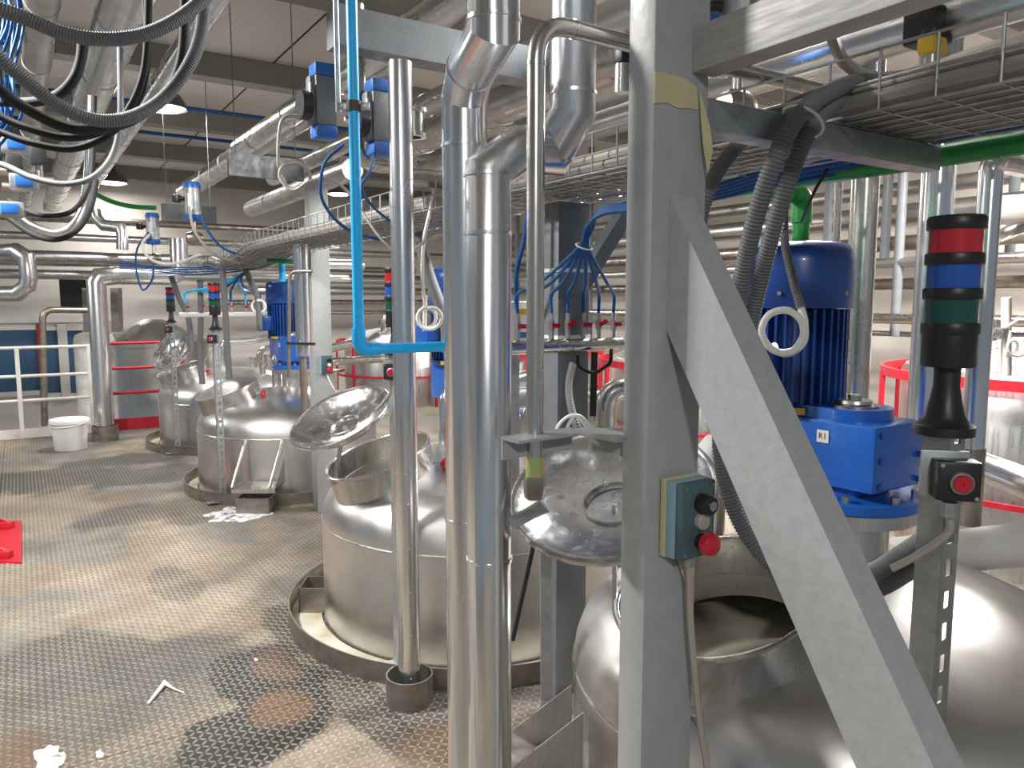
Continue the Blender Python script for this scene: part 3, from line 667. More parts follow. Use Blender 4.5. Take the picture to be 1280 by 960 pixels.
for sg in (-1, 1):
    q = bl0 + ZZ * zc + V((sg * .028, 0, 0)); MB().box(q, (.022, .006, .018), None, .002).build('ear', 'galv', ck); MB().cyl(q - V((0, .003, 0)), q - V((0, .007, 0)), .005, 6).build('bolt', 'bolt', ck)
rq = P(421, 60, 1.92); MB().tube([V((rq.x, rq.y, P(421, 140, 1.92).z)), V((rq.x, rq.y, 3.7))], .0065, 10).top('threaded_rod', 'galv', 'thin galvanised hanger rod left of the azure riser', 'rod')

# ================================================================ CABLE TRAY OVER THE TANKS
TT, TZ, TW, TH = 1.49, 1.787, .38, .105
def tray_z(s): return TZ - (0 if s < 5.2 else .10 * min(1, (s - 5.2) / 1.0)) + (.06 * math.exp(-((s - 6.6) / .35) ** 2))
tr = thing('cable_tray', 'long wire mesh cable tray running over the tanks to the far left', 'cable tray', ST(-.6, TT, TZ))
ss = [-.6 + .2 * i for i in range(43)]
for k in range(9):
    a = TT - TW / 2 + TW * k / 8; MB().tube([ST(s, a, tray_z(s)) for s in ss], .0028, 6).build('long_wire', 'galv', tr)
for a in (-1, 1):
    for h in (.05, .105): MB().tube([ST(s, TT + a * TW / 2, tray_z(s) + h) for s in ss], .0028, 6).build('long_wire', 'galv', tr)
cw = MB().tube([ST(0, TT - TW / 2, TH), ST(0, TT - TW / 2, 0), ST(0, TT + TW / 2, 0), ST(0, TT + TW / 2, TH)], .0028, 6).mesh('cross_wire', ST(0, TT, 0)); cw.materials.append(MT['galv'])
for k in range(84):
    s = -.6 + .1 * k; o = put(cw, 'cross_wire', tr); o.location = ST(s, TT, tray_z(s)) - WL[tr.name]
rnd = random.Random(3); ORD = ('first', 'second', 'third', 'fourth', 'fifth', 'sixth', 'seventh', 'eighth', 'ninth')
for k in range(18):
    lay = 0 if k < 9 else 1; a = TT - TW / 2 + .025 + (TW - .05) * ((k % 9) / 8.0) + (.012 if lay else 0); r = rnd.choice((.008, .010, .012, .014)) if k % 9 > 2 else (.016, .018, .015)[k % 9]
    pts = [ST(s, a + rnd.uniform(-.012, .012), tray_z(s) + .006 + r + lay * .024 + rnd.uniform(0, .004)) for s in [-.6 + .42 * i for i in range(19)]]
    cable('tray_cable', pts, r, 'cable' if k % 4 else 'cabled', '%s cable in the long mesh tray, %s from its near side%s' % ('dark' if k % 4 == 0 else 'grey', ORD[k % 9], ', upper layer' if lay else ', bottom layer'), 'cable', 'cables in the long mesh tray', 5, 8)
# second, higher mesh tray at the upper right
TT2, TZ2 = 1.46, 2.02
# green pipe below the tray, with elbow
zg = TZ - .19; gt = 1.76
gp = lambda s: ST(s, gt, zg)
gq = [PL(1300, gt, 175), PL(1140, gt, 200), PL(920, gt, 237)]; zg = sum(q.z for q in gq) / 3
MB().tube([ST(-.8, gt, zg), ST(1.62, gt, zg)], .024, 20).top('green_pipe', 'green', 'long green pipe running under the cable tray at right', 'pipe')
ge = P(1003, 243, 2.45); t = thing('green_pipe', 'short green elbow pipe dropping behind the nearest blue motor', 'pipe', ge - ZZ * .9)
MB().tube(fillet([ge - ACR * .25, ge, ge - ZZ * .75], .05, 8), .026, 20).build('tube', 'green', t); MB().tube(fillet([ge - ACR * .06, ge, ge - ZZ * .09], .055, 8), .032, 20).build('elbow_fitting', 'green', t)
# blue air lines tied below the tray
for k in range(5):
    dx = -.02 + .011 * k
    pts = [PL(1290, 1.70 + dx, 148 + 2 * k), PL(1150, 1.70 + dx, 172 + 2 * k), PL(1060, 1.72 + dx, 190 + 6 * k), PL(960, 1.70 + dx, 212 + 5 * k), PL(895, 1.70 + dx, 232 + 4 * k), PL(820, 1.72 + dx, 246 + 3 * k), PL(770, 1.70, 256 + 2 * k)]
    cable('air_line', pts, .0065, 'hoseb', ORD[k] + ' blue air line from the top in the bundle below the cable tray', 'hose', 'blue air lines below the tray', 8)
# corrugated conduits to the motor
for pts, r, l in (([PL(1110, 1.45, 104), P(1060, 106, 1.45), P(1005, 137, 1.36), P(972, 192, 1.34), P(945, 270, 1.38), P(925, 360, 1.45), P(908, 470, 1.52), P(900, 560, 1.56), P(915, 630, 1.54), P(950, 690, 1.50), P(1010, 730, 1.44), P(1080, 720, 1.34), P(1125, 695, 1.26), P(1160, 670, 1.21), P(1172, 640, 1.195)], .017, 'grey corrugated conduit arching from the tray and looping under the blue gearbox'),
                  ([PL(1130, 1.5, 106), P(1075, 112, 1.50), P(1024, 145, 1.41), P(993, 205, 1.39), P(966, 290, 1.43), P(946, 370, 1.50), P(924, 480, 1.57), P(916, 570, 1.61), P(930, 640, 1.59), P(965, 705, 1.55), P(1030, 745, 1.48), P(1090, 738, 1.38), P(1135, 714, 1.29), P(1168, 692, 1.23), P(1180, 660, 1.21)], .0165, 'second grey corrugated conduit beside the first, just behind it'),
                  ([PL(1090, 1.45, 104), P(1030, 116, 1.60), P(960, 150, 1.58), P(915, 190, 1.55), P(885, 240, 1.52), P(868, 320, 1.55), P(862, 420, 1.6)], .0155, 'grey corrugated conduit passing behind the top of the foreground column'),
                  ([P(992, 150, 1.85), P(984, 215, 1.86), P(980, 290, 1.84), P(990, 345, 1.80), P(1001, 385, 1.79)], .0105, 'thin grey corrugated conduit dropping in front of the blue motor')):
    corrugated(smooth(pts, 14), r, .007 if r > .013 else .0055).top('corrugated_conduit', 'conduit', l, 'conduit', ang=80)
lp = P(981, 414, 1.77)
cable('motor_cable', [P(1001, 384, 1.79), P(1006, 405, 1.785), P(1004, 428, 1.78), P(985, 442, 1.775), P(962, 434, 1.77), P(952, 413, 1.768), P(962, 393, 1.765), P(984, 388, 1.762), P(1001, 400, 1.758), P(1004, 420, 1.756), P(992, 438, 1.76), P(972, 440, 1.78), P(968, 432, 1.83)], .0085, 'white', 'off white motor cable coiled in a loop on the nearest motor', 'cable', n=10, seg=10)
# zip ties
for c, ax, r, l in ((P(1003, 152, 1.375), (P(980, 190, 1.36) - P(1012, 140, 1.38)), .038, 'white cable tie around the pair of arching conduits'),):
    MB().ring(c, ax.normalized(), r, .003, 28, 6).top('cable_tie', 'white', l, 'cable tie')
# grey cable drooping from the top arm into the tray
cable('drooping_cable', [P(1036, 20, 1.25), P(1042, 50, 1.4), P(1058, 80, 1.48), P(1090, 96, 1.52), P(1140, 92, 1.50), P(1220, 66, 1.40), P(1300, 40, 1.32)], .0115, 'cable', 'thick grey cable drooping from the top arm into the tray', 'cable')

# ================================================================ MANIFOLDS WITH BLUE HOSES
def manifold(p0, p1, r, m, ntap, label, tapsc=1.0):
    t = thing('tap_manifold', label, 'manifold', (p0 + p1) / 2 - ZZ * r); d = (p1 - p0).normalized()
    MB().tube([p0, p1], r, 20).build('header_pipe', m, t); tops = []
    for k in range(ntap):
        q = p0 + (p1 - p0) * ((k + .5) / ntap) + ZZ * r; st = MB().cyl(q, q + ZZ * .035 * tapsc, .009 * tapsc, 10); st.cyl(q + ZZ * .03 * tapsc, q + ZZ * .06 * tapsc, .012 * tapsc, 6); st.cyl(q + ZZ * .06 * tapsc, q + ZZ * .085 * tapsc, .008 * tapsc, 10)
        v = st.build('tap', 'bolt', t); MB().beam(q + ZZ * .045 * tapsc - V((0, .012, 0)), q + ZZ * (.045 + .012 * (k % 2)) * tapsc + d * .032 * tapsc - V((0, .014, 0)), .01 * tapsc, .014 * tapsc).build('tap_handle', 'redl', v)
        tops.append(q + ZZ * .085 * tapsc)
    return tops
ma = P(636, 435, 2.35); mb = ma + ACR * .46
tops = manifold(ma, mb, .022, 'pipe', 7, 'galvanised manifold pipe with red handled taps between thin pipe and column', 1.0)
kn = P(730, 308, 2.2)
for k, q in enumerate(tops):
    cable('blue_hose', [q, q + ZZ * .06, q * .5 + (kn + V((.012 * (k - 3), 0, -.03))) * .5 + ZZ * .02, kn + V((.004 * (k - 3), .002 * k, 0)), P(737, 285, 2.18) + V((.003 * (k - 3), .003 * k, 0)), P(752, 264, 2.14) + V((0, .003 * k, .003 * (k - 3))), P(790, 258, 2.08) + V((0, .003 * k, .003 * (k - 3)))], .0058, 'hoseb',
          'blue hose leading to the %s red tap from the left' % ORD[k], 'hose', 'blue hoses of the near tap manifold')
MB().ring(kn, (P(737, 285, 2.18) - kn).normalized(), .024, .0025, 24, 6).top('cable_tie', 'white', 'white tie holding the fan of blue hoses together', 'cable tie')
mb0 = P(224, 394, 6.3); tops2 = manifold(mb0, mb0 + ACR * .72, .022, 'white', 6, 'pale manifold pipe with small taps far behind the third signal light', 1.0)
for k, q in enumerate(tops2):
    e = P(292, 352, 6.2); cable('blue_hose', [q, q + ZZ * .08, q * .45 + e * .55 + ZZ * .03, e + V((.012 * k, 0, .02)), e + V((.1, 0, .08))], .010, 'azure' if k in (0, 1, 4) else 'hoseb', 'blue hose on the far pale manifold, %s from the left' % ORD[k], 'hose', 'blue hoses of the far manifold')

# ================================================================ VALVE ACTUATORS
def actuator(p, sc, label, tilt=0.0):
    """pneumatic actuator: grey barrel, blue end caps, black positioner, stem and valve body"""
    t = thing('valve_actuator', label, 'valve', p - ZZ * .16 * sc, 'blue capped valve actuators'); r = .05 * sc; h = .085 * sc
    MB().lathe([(.001, -h), (r, -h), (r, h), (.001, h)], p, seg=24).build('barrel', 'galv', t)
    for sg in (-1, 1): MB().lathe([(.001, 0), (r * 1.06, 0), (r * 1.06, .022 * sc), (r * .9, .04 * sc), (.001, .04 * sc)], p + ZZ * sg * h, ZZ * sg, 24).build('end_cap', 'blued', t)
    MB().box(p + V((0, -r, 0)), (.022 * sc, .004, .10 * sc), None).build('name_plate', 'white', t)
    k = MB().cyl(p + V((-r, 0, .02 * sc)), p + V((-r - .05 * sc, 0, .02 * sc)), .016 * sc, 12); k.box(p + V((-r - .055 * sc, 0, .02 * sc)), (.04 * sc, .05 * sc, .05 * sc), None, .006 * sc); k.build('solenoid', 'black', t)
    MB().cyl(p - ZZ * (h + .04 * sc), p - ZZ * (h + .11 * sc), .014 * sc, 10).build('stem', 'bolt', t)
    vb = MB().lathe([(.001, -.05 * sc), (.03 * sc, -.05 * sc), (.042 * sc, -.02 * sc), (.042 * sc, .02 * sc), (.03 * sc, .05 * sc), (.001, .05 * sc)], p - ZZ * (h + .15 * sc), ACR, 20).build('valve_body', 'pipe_o', t)
    return t
def clamp_pipe(path, r, label, m='pipe', fr=.1):
    return MB().tube(fillet(path, fr, 8), r, 18).top('process_pipe', m, label, 'pipe')
def actuator_h(p, sc, label):
    """actuator lying against a riser: flat grey body with blue ends and a black positioner"""
    t = thing('valve_actuator', label, 'valve', p - ZZ * .1 * sc, 'blue capped valve actuators')
    MB().rbox(p, (.075 * sc, .075 * sc, .17 * sc), .01 * sc).build('barrel', 'greyd', t)
    MB().rbox(p - V((.03, .02, 0)) * sc, (.04 * sc, .05 * sc, .165 * sc), .012 * sc).build('side_chamber', 'greyd', t)
    for sg in (-1, 1): MB().rbox(p + ZZ * sg * .105 * sc, (.078 * sc, .078 * sc, .045 * sc), .010 * sc).build('end_cap', 'blued', t)
    MB().rbox(p - V((.034, .046, 0)) * sc, (.004, .018 * sc, .11 * sc)).build('name_plate', 'white', t)
    MB().cyl(p - ACR * .05 * sc + V((0, 0, -.02)) * sc, p - ACR * .085 * sc + V((0, 0, -.02)) * sc, .05 * sc, 20).build('positioner', 'black', t)
    MB().cyl(p + ACR * .03 * sc, p + ACR * .12 * sc, .02 * sc, 12).build('stem', 'bolt', t)
    vb = MB().lathe([(.03, -.05), (.05, -.05), (.05, -.038), (.036, -.036), (.036, .036), (.05, .038), (.05, .05), (.03, .05)], p + ACR * .13 * sc, ZZ, 22).build('valve_body', 'pipe', t)
    return t
va = P(404, 128, 2.75); actuator_h(va, 1.0, 'blue capped valve actuator just left of the azure riser under the beam')
vb_ = P(474, 148, 2.72); actuator_h(vb_, 1.0, 'blue capped valve actuator between azure riser and thin clad pipe')
rv = va + ACR * .13; rv0 = V((rv.x, rv.y, 0))
clamp_pipe([rv0 + ZZ * 2.5, rv0 + ZZ * (va.z - .05)], .03, 'short stainless riser above the left actuator')
clamp_pipe([rv0 + ZZ * (va.z - .05), rv0 + ZZ * (va.z - .19), rv0 + ZZ * (va.z - .19) + ACR * .22, ], .034, 'stainless bend joining the two actuators below', fr=.12)
clamp_pipe([vb_ + ACR * .10 - ZZ * .19, vb_ + ACR * .75 - ZZ * .19], .032, 'dull stainless run behind the thin clad pipe', 'pipe_o')
cable('actuator_cable', [va - ACR * .08 - ZZ * .06, va - ACR * .14 - ZZ * .07, va - ACR * .16 - ZZ * .13, va - ACR * .165 - ZZ * .23, P(352, 215, 2.7), P(360, 233, 2.7), P(378, 234, 2.69), P(388, 220, 2.68), P(375, 205, 2.67), P(355, 207, 2.66), P(350, 222, 2.65), P(366, 238, 2.64), P(390, 226, 2.64), P(420, 228, 2.7), P(440, 246, 2.8)], .006, 'cable', 'grey cable coiled in a ring left of the azure riser', 'cable', n=8)
actuator(P(241, 252, 5.3), 1.05, 'upright blue capped actuator above the far end of the tray')
actuator(P(191, 286, 6.2), 1.0, 'leftmost upright blue capped actuator over the far tank')
actuator(P(924, 18, 2.3), 1.1, 'blue capped actuator at the top right of the foreground column')
cable('actuator_cable', [P(187, 293, 6.1), P(178, 305, 6.1), P(186, 322, 6.1), P(205, 330, 6.05), P(228, 327, 6.0), P(250, 318, 5.8)], .012, 'white', 'pale cable sagging from the leftmost actuator to the tray', 'cable')
cable('air_line', [P(186, 290, 6.1), P(172, 310, 6.1), P(170, 335, 6.1), P(178, 362, 6.1), P(190, 350, 6.1), P(192, 330, 6.1)], .008, 'hoseb', 'blue air line looping below the leftmost actuator', 'hose')
cable('air_line', [P(430, 180, 2.6), P(408, 200, 2.6), P(401, 225, 2.6), P(403, 250, 2.62), P(420, 275, 2.7), P(445, 292, 2.8), P(480, 300, 2.9)], .006, 'hoseb', 'dark blue air line curving left of the azure riser', 'hose')

# ================================================================ OVERHEAD RUNS ALONG THE ROW
def run(px, py, h, r, label, s0, s1, m='clad_d', bstep=1.0, name='overhead_pipe'):
    p = PZ(px, py, 1.45 + h); s = p.dot(ROW); tt = p.dot(ACR)
    a = ST(s0, tt, p.z); b = ST(s1, tt, p.z); n = max(1, int((s1 - s0) / (bstep or 1)))
    return clad(name, [a, b], r, label, m=m, band_at=[(0, (k + .5) / n) for k in range(n)] if bstep else (), seg=24, bm_=m)
run(52, 0, 1.30, .070, 'leftmost overhead clad pipe running away above the hoses', .5, 12.5)
run(158, 0, 1.30, .105, 'thickest overhead clad pipe at top left crossing behind the hoses', 1.5, 12.5, 'clad')
run(232, 55, 1.45, .060, 'slim overhead clad pipe right of the hanging hoses', 2.0, 12.5, 'clad')
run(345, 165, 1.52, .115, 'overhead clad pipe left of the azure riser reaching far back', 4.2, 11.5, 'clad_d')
run(560, 8, 1.42, .085, 'bright overhead clad pipe passing above the grey cross beam', -1, 7.5, 'clad')
run(330, 255, 1.0, .085, 'stubby clad pipe above the dip of the cable tray', 5.6, 8.6, 'clad_d', 1.4)
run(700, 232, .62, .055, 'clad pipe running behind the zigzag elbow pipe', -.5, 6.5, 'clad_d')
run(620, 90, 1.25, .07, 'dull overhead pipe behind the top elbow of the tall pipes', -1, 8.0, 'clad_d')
# grey cross beam that carries the overhead runs
b0 = P(432, 38, 2.72); MB().beam(b0 - ACR * .05, b0 + ACR * 1.0, .10, .13).top('cross_beam', 'galvd', 'galvanised cross beam above the thin clad pipe', 'beam')
for px, py, Y, ln, l in ((285, 205, 5.6, .55, 'hanging bracket plate under the overhead pipe above the tray dip'), (202, 265, 7.4, .5, 'far hanging bracket plate beside the upright actuator')):
    q = P(px, py, Y); t = thing('pipe_hanger', l, 'bracket', q); MB().beam(q, q + ACR * ln, .05, .16).build('plate', 'galvd', t)
    for f in (.1, .9): MB().cyl(q + ACR * ln * f + ZZ * .08, V(((q + ACR * ln * f).x, (q + ACR * ln * f).y, CEIL)), .004, 6).build('hanger_rod', 'greyd', t)
# blue sprinkler rails below the ceiling
for x0, y0, Y, l in ((178, 128, 8.4, 'thin blue pipe rail under the ceiling beside the nearest pendant lamp'), (160, 163, 9.4, 'second thin blue pipe rail lower under the ceiling')):
    q = P(x0, y0, Y); MB().tube([q - ACR * 4, q + ACR * 5], .022, 10).top('ceiling_pipe', 'hoseb', l, 'pipe')
cable('green_hose', [P(118, 242, 10), P(140, 252, 10), P(165, 258, 10), P(195, 260, 10)], .03, 'green', 'sagging green hose below the far pendant lamps', 'hose')

# ================================================================ HANGING HOSES, TOP LEFT
def hose(pts, r, m, label, corr=False, grp='hoses hanging at the top left'):
    pts = [P(x, y, Y) for x, y, Y in pts]
    if corr: return corrugated(smooth(pts, 12), r, .0065).top('hanging_hose', m, label, 'hose', grp, 80)
    return MB().tube(smooth(pts, 10), r, 14).top('hanging_hose', m, label, 'hose', grp)
hose([(-120, -40, 1.7), (-20, 4, 1.75), (30, 22, 1.8), (80, 42, 1.85), (130, 49, 1.9), (180, 43, 1.95), (225, 22, 2.0), (262, -10, 2.05), (300, -60, 2.1)], .0175, 'conduit', 'topmost corrugated grey hose sagging across the top left corner', True)
hose([(-80, -40, 1.9), (-15, 55, 1.95), (25, 95, 2.0), (75, 133, 2.05), (120, 150, 2.1), (165, 146, 2.15), (205, 122, 2.2), (238, 78, 2.22), (253, 30, 2.25), (258, -60, 2.28)], .0185, 'conduit', 'thick grey hose making the largest loop in the top left corner', True)
hose([(-60, 60, 2.2), (0, 112, 2.2), (40, 140, 2.2), (85, 160, 2.22), (125, 160, 2.25), (165, 150, 2.3), (205, 120, 2.3), (228, 70, 2.3), (232, -40, 2.3)], .015, 'rubber', 'smooth dark hose hanging inside the largest loop')
hose([(-60, 100, 2.3), (-5, 142, 2.3), (40, 162, 2.3), (85, 172, 2.32), (125, 165, 2.35), (155, 145, 2.4), (176, 105, 2.4), (184, 55, 2.4), (186, -40, 2.4)], .0115, 'rubber', 'black hose in the middle of the sagging group')
hose([(-60, 140, 2.4), (0, 165, 2.4), (45, 180, 2.4), (90, 186, 2.42), (130, 172, 2.45), (160, 145, 2.5), (178, 110, 2.5), (184, 60, 2.5), (180, -40, 2.5)], .011, 'rubber', 'lowest black hose of the sagging group')
hose([(104, 40, 2.6), (101, 75, 2.6), (90, 102, 2.6), (65, 122, 2.62), (20, 128, 2.65), (-60, 120, 2.7)], .017, 'rubber', 'short black hose curling left below the thick clad pipe')
hose([(-60, 195, 2.9), (0, 205, 2.9), (40, 222, 2.9), (80, 230, 2.92), (115, 222, 2.95), (140, 195, 3.0), (150, 150, 3.0), (150, 60, 3.0)], .0115, 'conduit', 'slim grey hose sagging by the lower pendant lamp')
hose([(10, 250, 3.2), (35, 264, 3.2), (60, 270, 3.2), (90, 264, 3.22), (108, 240, 3.25), (116, 200, 3.3), (118, 120, 3.3)], .010, 'rubber', 'black hose low in the left cluster')
hose([(15, 262, 3.3), (40, 282, 3.3), (70, 291, 3.32), (92, 280, 3.35), (104, 255, 3.4), (110, 215, 3.4), (114, 120, 3.4)], .017, 'clad', 'bright silver hose at the bottom of the left cluster')
hose([(5, 268, 3.5), (40, 292, 3.5), (70, 299, 3.5), (95, 288, 3.5), (112, 262, 3.55), (120, 225, 3.6)], .014, 'rubber', 'lowest dark hose below the bright silver hose')
rb_ = random.Random(11)
for k in range(7):
    x = -2 + 3.5 * k; u_ = lambda a: rb_.uniform(-a, a)
    hose([(x + 10 + u_(12), -20, 2.7), (x + 6 + u_(8), 30, 2.7 + u_(.1)), (x - 4 + u_(8), 70 + 4 * k, 2.7), (x - 2 + u_(10), 110 + 3 * k, 2.72 + u_(.1)), (x + 10 - 2 * k + u_(8), 150, 2.75), (-20, 175 + 5 * k, 2.8)], .005, 'hoseb', 'thin blue hose in the left edge tangle, %s from the left' % ORD[k], False, 'blue hoses at the left edge')
for k, (x, y) in enumerate(((20, 182), (30, 228), (12, 262))):
    q = P(x, y, 3.1); t = thing('junction_block', ['small grey junction block high at the left edge', 'small grey junction block halfway up the left edge', 'lowest grey junction block at the left edge, above the far pipes'][k], 'junction box', q)
    MB().rbox(q, (.10, .08, .06), .008).build('housing', 'galv', t); MB().rbox(q - ROW * .045, (.06, .012, .04), .003).build('cover', 'blued', t)

# ================================================================ MORE PIPEWORK ROUND THE TANKS
def vpipe(px, py0, py1, Y, r, label, m='clad', bd=(), name='vertical_pipe', cat='pipe'):
    a = P(px, py1, Y); b = P(px, py0, Y); q = V((a.x, a.y, 0)); return clad(name, [V((a.x, a.y, a.z)), V((a.x, a.y, b.z))], r, label, cat, m, [(0, f) for f in bd])
vpipe(1147, -40, 640, 2.55, .052, 'bright clad vertical pipe between the blue motor and signal light', 'clad', (.45,))
vpipe(1065, 40, 560, 2.9, .050, 'stainless vertical pipe just behind the blue motor', 'pipe')
vpipe(1035, 180, 520, 3.3, .016, 'very slim stainless riser behind the green elbow', 'pipe')
q = P(1240, 200, 2.5); q0 = V((q.x, q.y, 0)); zt = q.z
MB().tube(fillet([q0 + ZZ * P(1228, 645, 2.5).z, q0 + ZZ * zt, q0 + ZZ * zt + ACR * .5], .04, 6), .036, 22).top('vertical_pipe', 'clad', 'clad vertical pipe at the right edge behind the signal light', 'pipe')
MB().cyl(q0 + ZZ * P(1225, 655, 2.5).z, q0 + ZZ * P(1225, 560, 2.5).z, .041, 20).top('pipe_socket', 'pipe_o', 'rusty pipe socket below the right edge vertical pipe', 'pipe')
vpipe(380, 290, 445, 4.5, .045, 'clad vertical pipe touching the left side of the second column', 'clad')
vpipe(381, 445, 520, 4.5, .022, 'rusty stub pipe below the clad pipe by the second column', 'pipe_o')
MB().tube(fillet([P(390, 339, 4.4), P(362, 339, 4.42), P(361, 472, 4.42)], .05, 6), .011, 12).top('drop_pipe', 'pipe_o', 'slim bent drop pipe in front of the small blue motor', 'pipe')
MB().beam(P(357, 429, 4.4), P(394, 430, 4.48), .02, .016).top('pipe_strap', 'black', 'black strap tying the slim drop pipe to the column', 'strap')
# white lagged pipes behind the nearest tank
l0 = P(1165, 690, 2.25); MB().tube([P(1090, 700, 2.35), P(1300, 678, 2.05), P(1420, 670, 1.95)], .062, 28).top('lagged_pipe', 'lag', 'thick white lagged pipe at the right edge above the dome', 'pipe')
MB().tube([P(1165, 560, 2.9), P(1205, 575, 2.75), P(1262, 596, 2.55), P(1330, 625, 2.35)], .052, 26).top('lagged_pipe', 'clad', 'shiny lagged pipe sloping down behind the red button box', 'pipe')
MB().tube([P(862, 640, 2.3), P(872, 590, 2.3), P(892, 566, 2.32), P(935, 575, 2.4), P(990, 590, 2.5)], .052, 26).top('lagged_pipe', 'lag', 'white lagged elbow right of the foreground column', 'pipe')
vpipe(891, 585, 680, 2.35, .035, 'short dull pipe below the white lagged elbow', 'pipe_o')
# stainless bend with flange between the thin pipe and column
fb_ = P(757, 540, 2.6); MB().tube(fillet([fb_, P(757, 487, 2.6), P(810, 484, 2.62)], .13, 10), .038, 24).top('pipe_bend', 'pipe', 'polished stainless pipe bend over a clamped flange', 'pipe')
t = thing('pipe_flange', 'clamped double flange under the polished pipe bend', 'flange', fb_ - ZZ * .08)
for z, r in ((-.06, .07), (-.035, .07), (.0, .055)): MB().cyl(fb_ + ZZ * z, fb_ + ZZ * (z + .018), r, 28).build('flange_disc', 'pipe_o', t)
MB().tube([P(640, 500, 2.7), P(690, 492, 2.75), P(730, 478, 2.8)], .04, 20).top('process_pipe', 'clad', 'short clad pipe slanting behind the thin bare pipe', 'pipe')
for k, x in enumerate((0, 12)): cable('white_cable', [P(694 + x, 548, 1.9), P(698 + x, 532, 1.9), P(712 + x * .6, 520, 1.9), P(728, 522 + x * .5, 1.9), P(740 - x * .2, 540, 1.9), P(741, 552, 1.9)], .0045, 'white', ('outer' if k == 0 else 'inner') + ' white cable arch above the bracket', 'cable')
corrugated(smooth([P(716, 455, 2.35), P(711, 480, 2.3), P(713, 505, 2.25), P(722, 535, 2.2), P(732, 552, 2.2)], 10), .012, .009).top('corrugated_conduit', 'conduit', 'short corrugated conduit tied to the dark column', 'conduit', ang=80)
MB().beam(P(743, 440, 2.5), P(741, 520, 2.5), .02, .02, V((0, 1, 0))).top('flat_post', 'black', 'thin black upright below the tap manifold', 'post')
cable('black_cable', [P(764, 436, 2.45), P(763, 452, 2.45), P(757, 458, 2.45), P(742, 466, 2.46), P(724, 458, 2.47), P(722, 444, 2.47)], .006, 'rubber', 'black cable looped below the tap manifold', 'cable')
# tank to tank clad branch lines
for c, l in ((TK[2], 'clad branch line with elbow on top of the tank with closed lid'), (TK[1], 'clad branch line on top of the middle tank, behind the clad pipes'), (TK[3], 'clad branch line on the farthest tank')):
    a = c + V((-.12, .10, .0)); MB().tube(fillet([a + ZZ * .72, a + ZZ * 1.02, a + ZZ * 1.02 + ACR * .28, a + ZZ * 1.10 + ACR * .75], .08, 5), .038, 20).top('branch_pipe', 'clad', l, 'pipe')
    b = c + V((.25, .18, 0)); MB().tube(fillet([b + ZZ * .70, b + ZZ * .95, b + ZZ * .95 + ACR * .6], .1, 8), .032, 20).top('branch_pipe', 'pipe', 'polished bend ' + ('on the tank with closed lid', 'on the middle tank dome', 'on the farthest tank')[[2, 1, 3].index(TK.index(c))], 'pipe')
# dark corrugated conduits falling to the far motors
for x0, y0, x1, y1, Y, l in ((522, 290, 556, 400, 3.3, 'broad grey conduit falling behind the thin clad pipe'), (214, 345, 236, 400, 6.6, 'grey conduit slanting to the fourth signal light'), (278, 335, 285, 450, 5.9, 'grey conduit falling beside the third signal light'), (305, 330, 322, 372, 6.0, 'dark conduit falling to the small blue motor'), (250, 350, 250, 440, 6.4, 'dark upright conduit behind the third signal light')):
    MB().tube(smooth([P(x0, y0, Y), P((x0 * .6 + x1 * .4) + 1, y0 * .5 + y1 * .5, Y), P(x1, y1, Y), P(x1 + 3, y1 + 40, Y)], 6), .026 if Y < 4 else .024, 12).top('dark_conduit', 'conduit', l, 'conduit')
def coil(px, py, Y, rad, r, label):
    c = P(px, py, Y); pts = [c + V((rad * math.cos(a) + .004 * a, -.006 * a, rad * math.sin(a))) for a in [k * math.pi / 8 for k in range(-4, 22)]]
    MB().tube([c + V((0.0, 0, rad * 2.2))] + pts, r, 8).top('coiled_cable', 'white', label, 'cable')
coil(532, 398, 3.0, .042, .008, 'white cable coil on the hidden blue motor'); coil(322, 383, 6.03, .05, .011, 'white cable coil on the small blue motor')
# step brackets hung on the tanks
def step(q, out, label, w=.30):
    q = V(q); out = V(out).normalized(); sd = out.cross(ZZ); t = thing('tank_step', label, 'step', q)
    MB().beam(q - sd * w / 2 + out * .12, q + sd * w / 2 + out * .12, .22, .006).build('tread', 'kerb', t)
    MB().beam(q - sd * w / 2 + out * .23 - ZZ * .012, q + sd * w / 2 + out * .23 - ZZ * .012, .006, .03).build('front_lip', 'steel', t)
    for sg in (-1, 1):
        a = q + sd * sg * w / 2; MB().prism([a, a + out * .23, a + ZZ * .17], sd * .004).build('gusset', 'steel', t)
step(TK[0] + V((-.69, -.10, .255)), V((-1, -.12, 0)), 'triangular step bracket on the left flank of the nearest tank', .14)
a3 = TK[2] + V((.0, -.69, .16)); step(a3 + V((.02, -.02, 0)), V((.0, -1, 0)), 'fold down step with slanted rods on the tank with closed lid', .30)
for dx in (-.13, .13): MB().cyl(a3 + V((dx, -.24, .01)), a3 + V((dx + .03, -.02, .30)), .009, 8).top('step_rod', 'steel', 'slanted rod bracing the fold down step, ' + ('left' if dx < 0 else 'right') + ' one', 'rod')
q = PZ(316, 643, 0); t = thing('drain_box', 'open grey steel box on the floor before the fold down step', 'box', q)
for dx, dy, sx, sy in ((0, 0, .22, .006), (0, .16, .22, .006), (-.11, .08, .006, .166), (.11, .08, .006, .166)): MB().box(q + V((dx, dy, .055)), (sx, sy, .11), None).build('side_plate', 'kerb', t)
q = P(400, 715, 3.35); q.z = 0; t = thing('drain_box', 'open grey steel box wedged at the left of the middle tank kerb', 'box', q)
for dx, dy, sx, sy in ((0, 0, .20, .006), (0, .15, .20, .006), (-.10, .075, .006, .156), (.10, .075, .006, .156)): MB().box(q + V((dx, dy, .065)), (sx, sy, .13), None).build('side_plate', 'kerb', t)
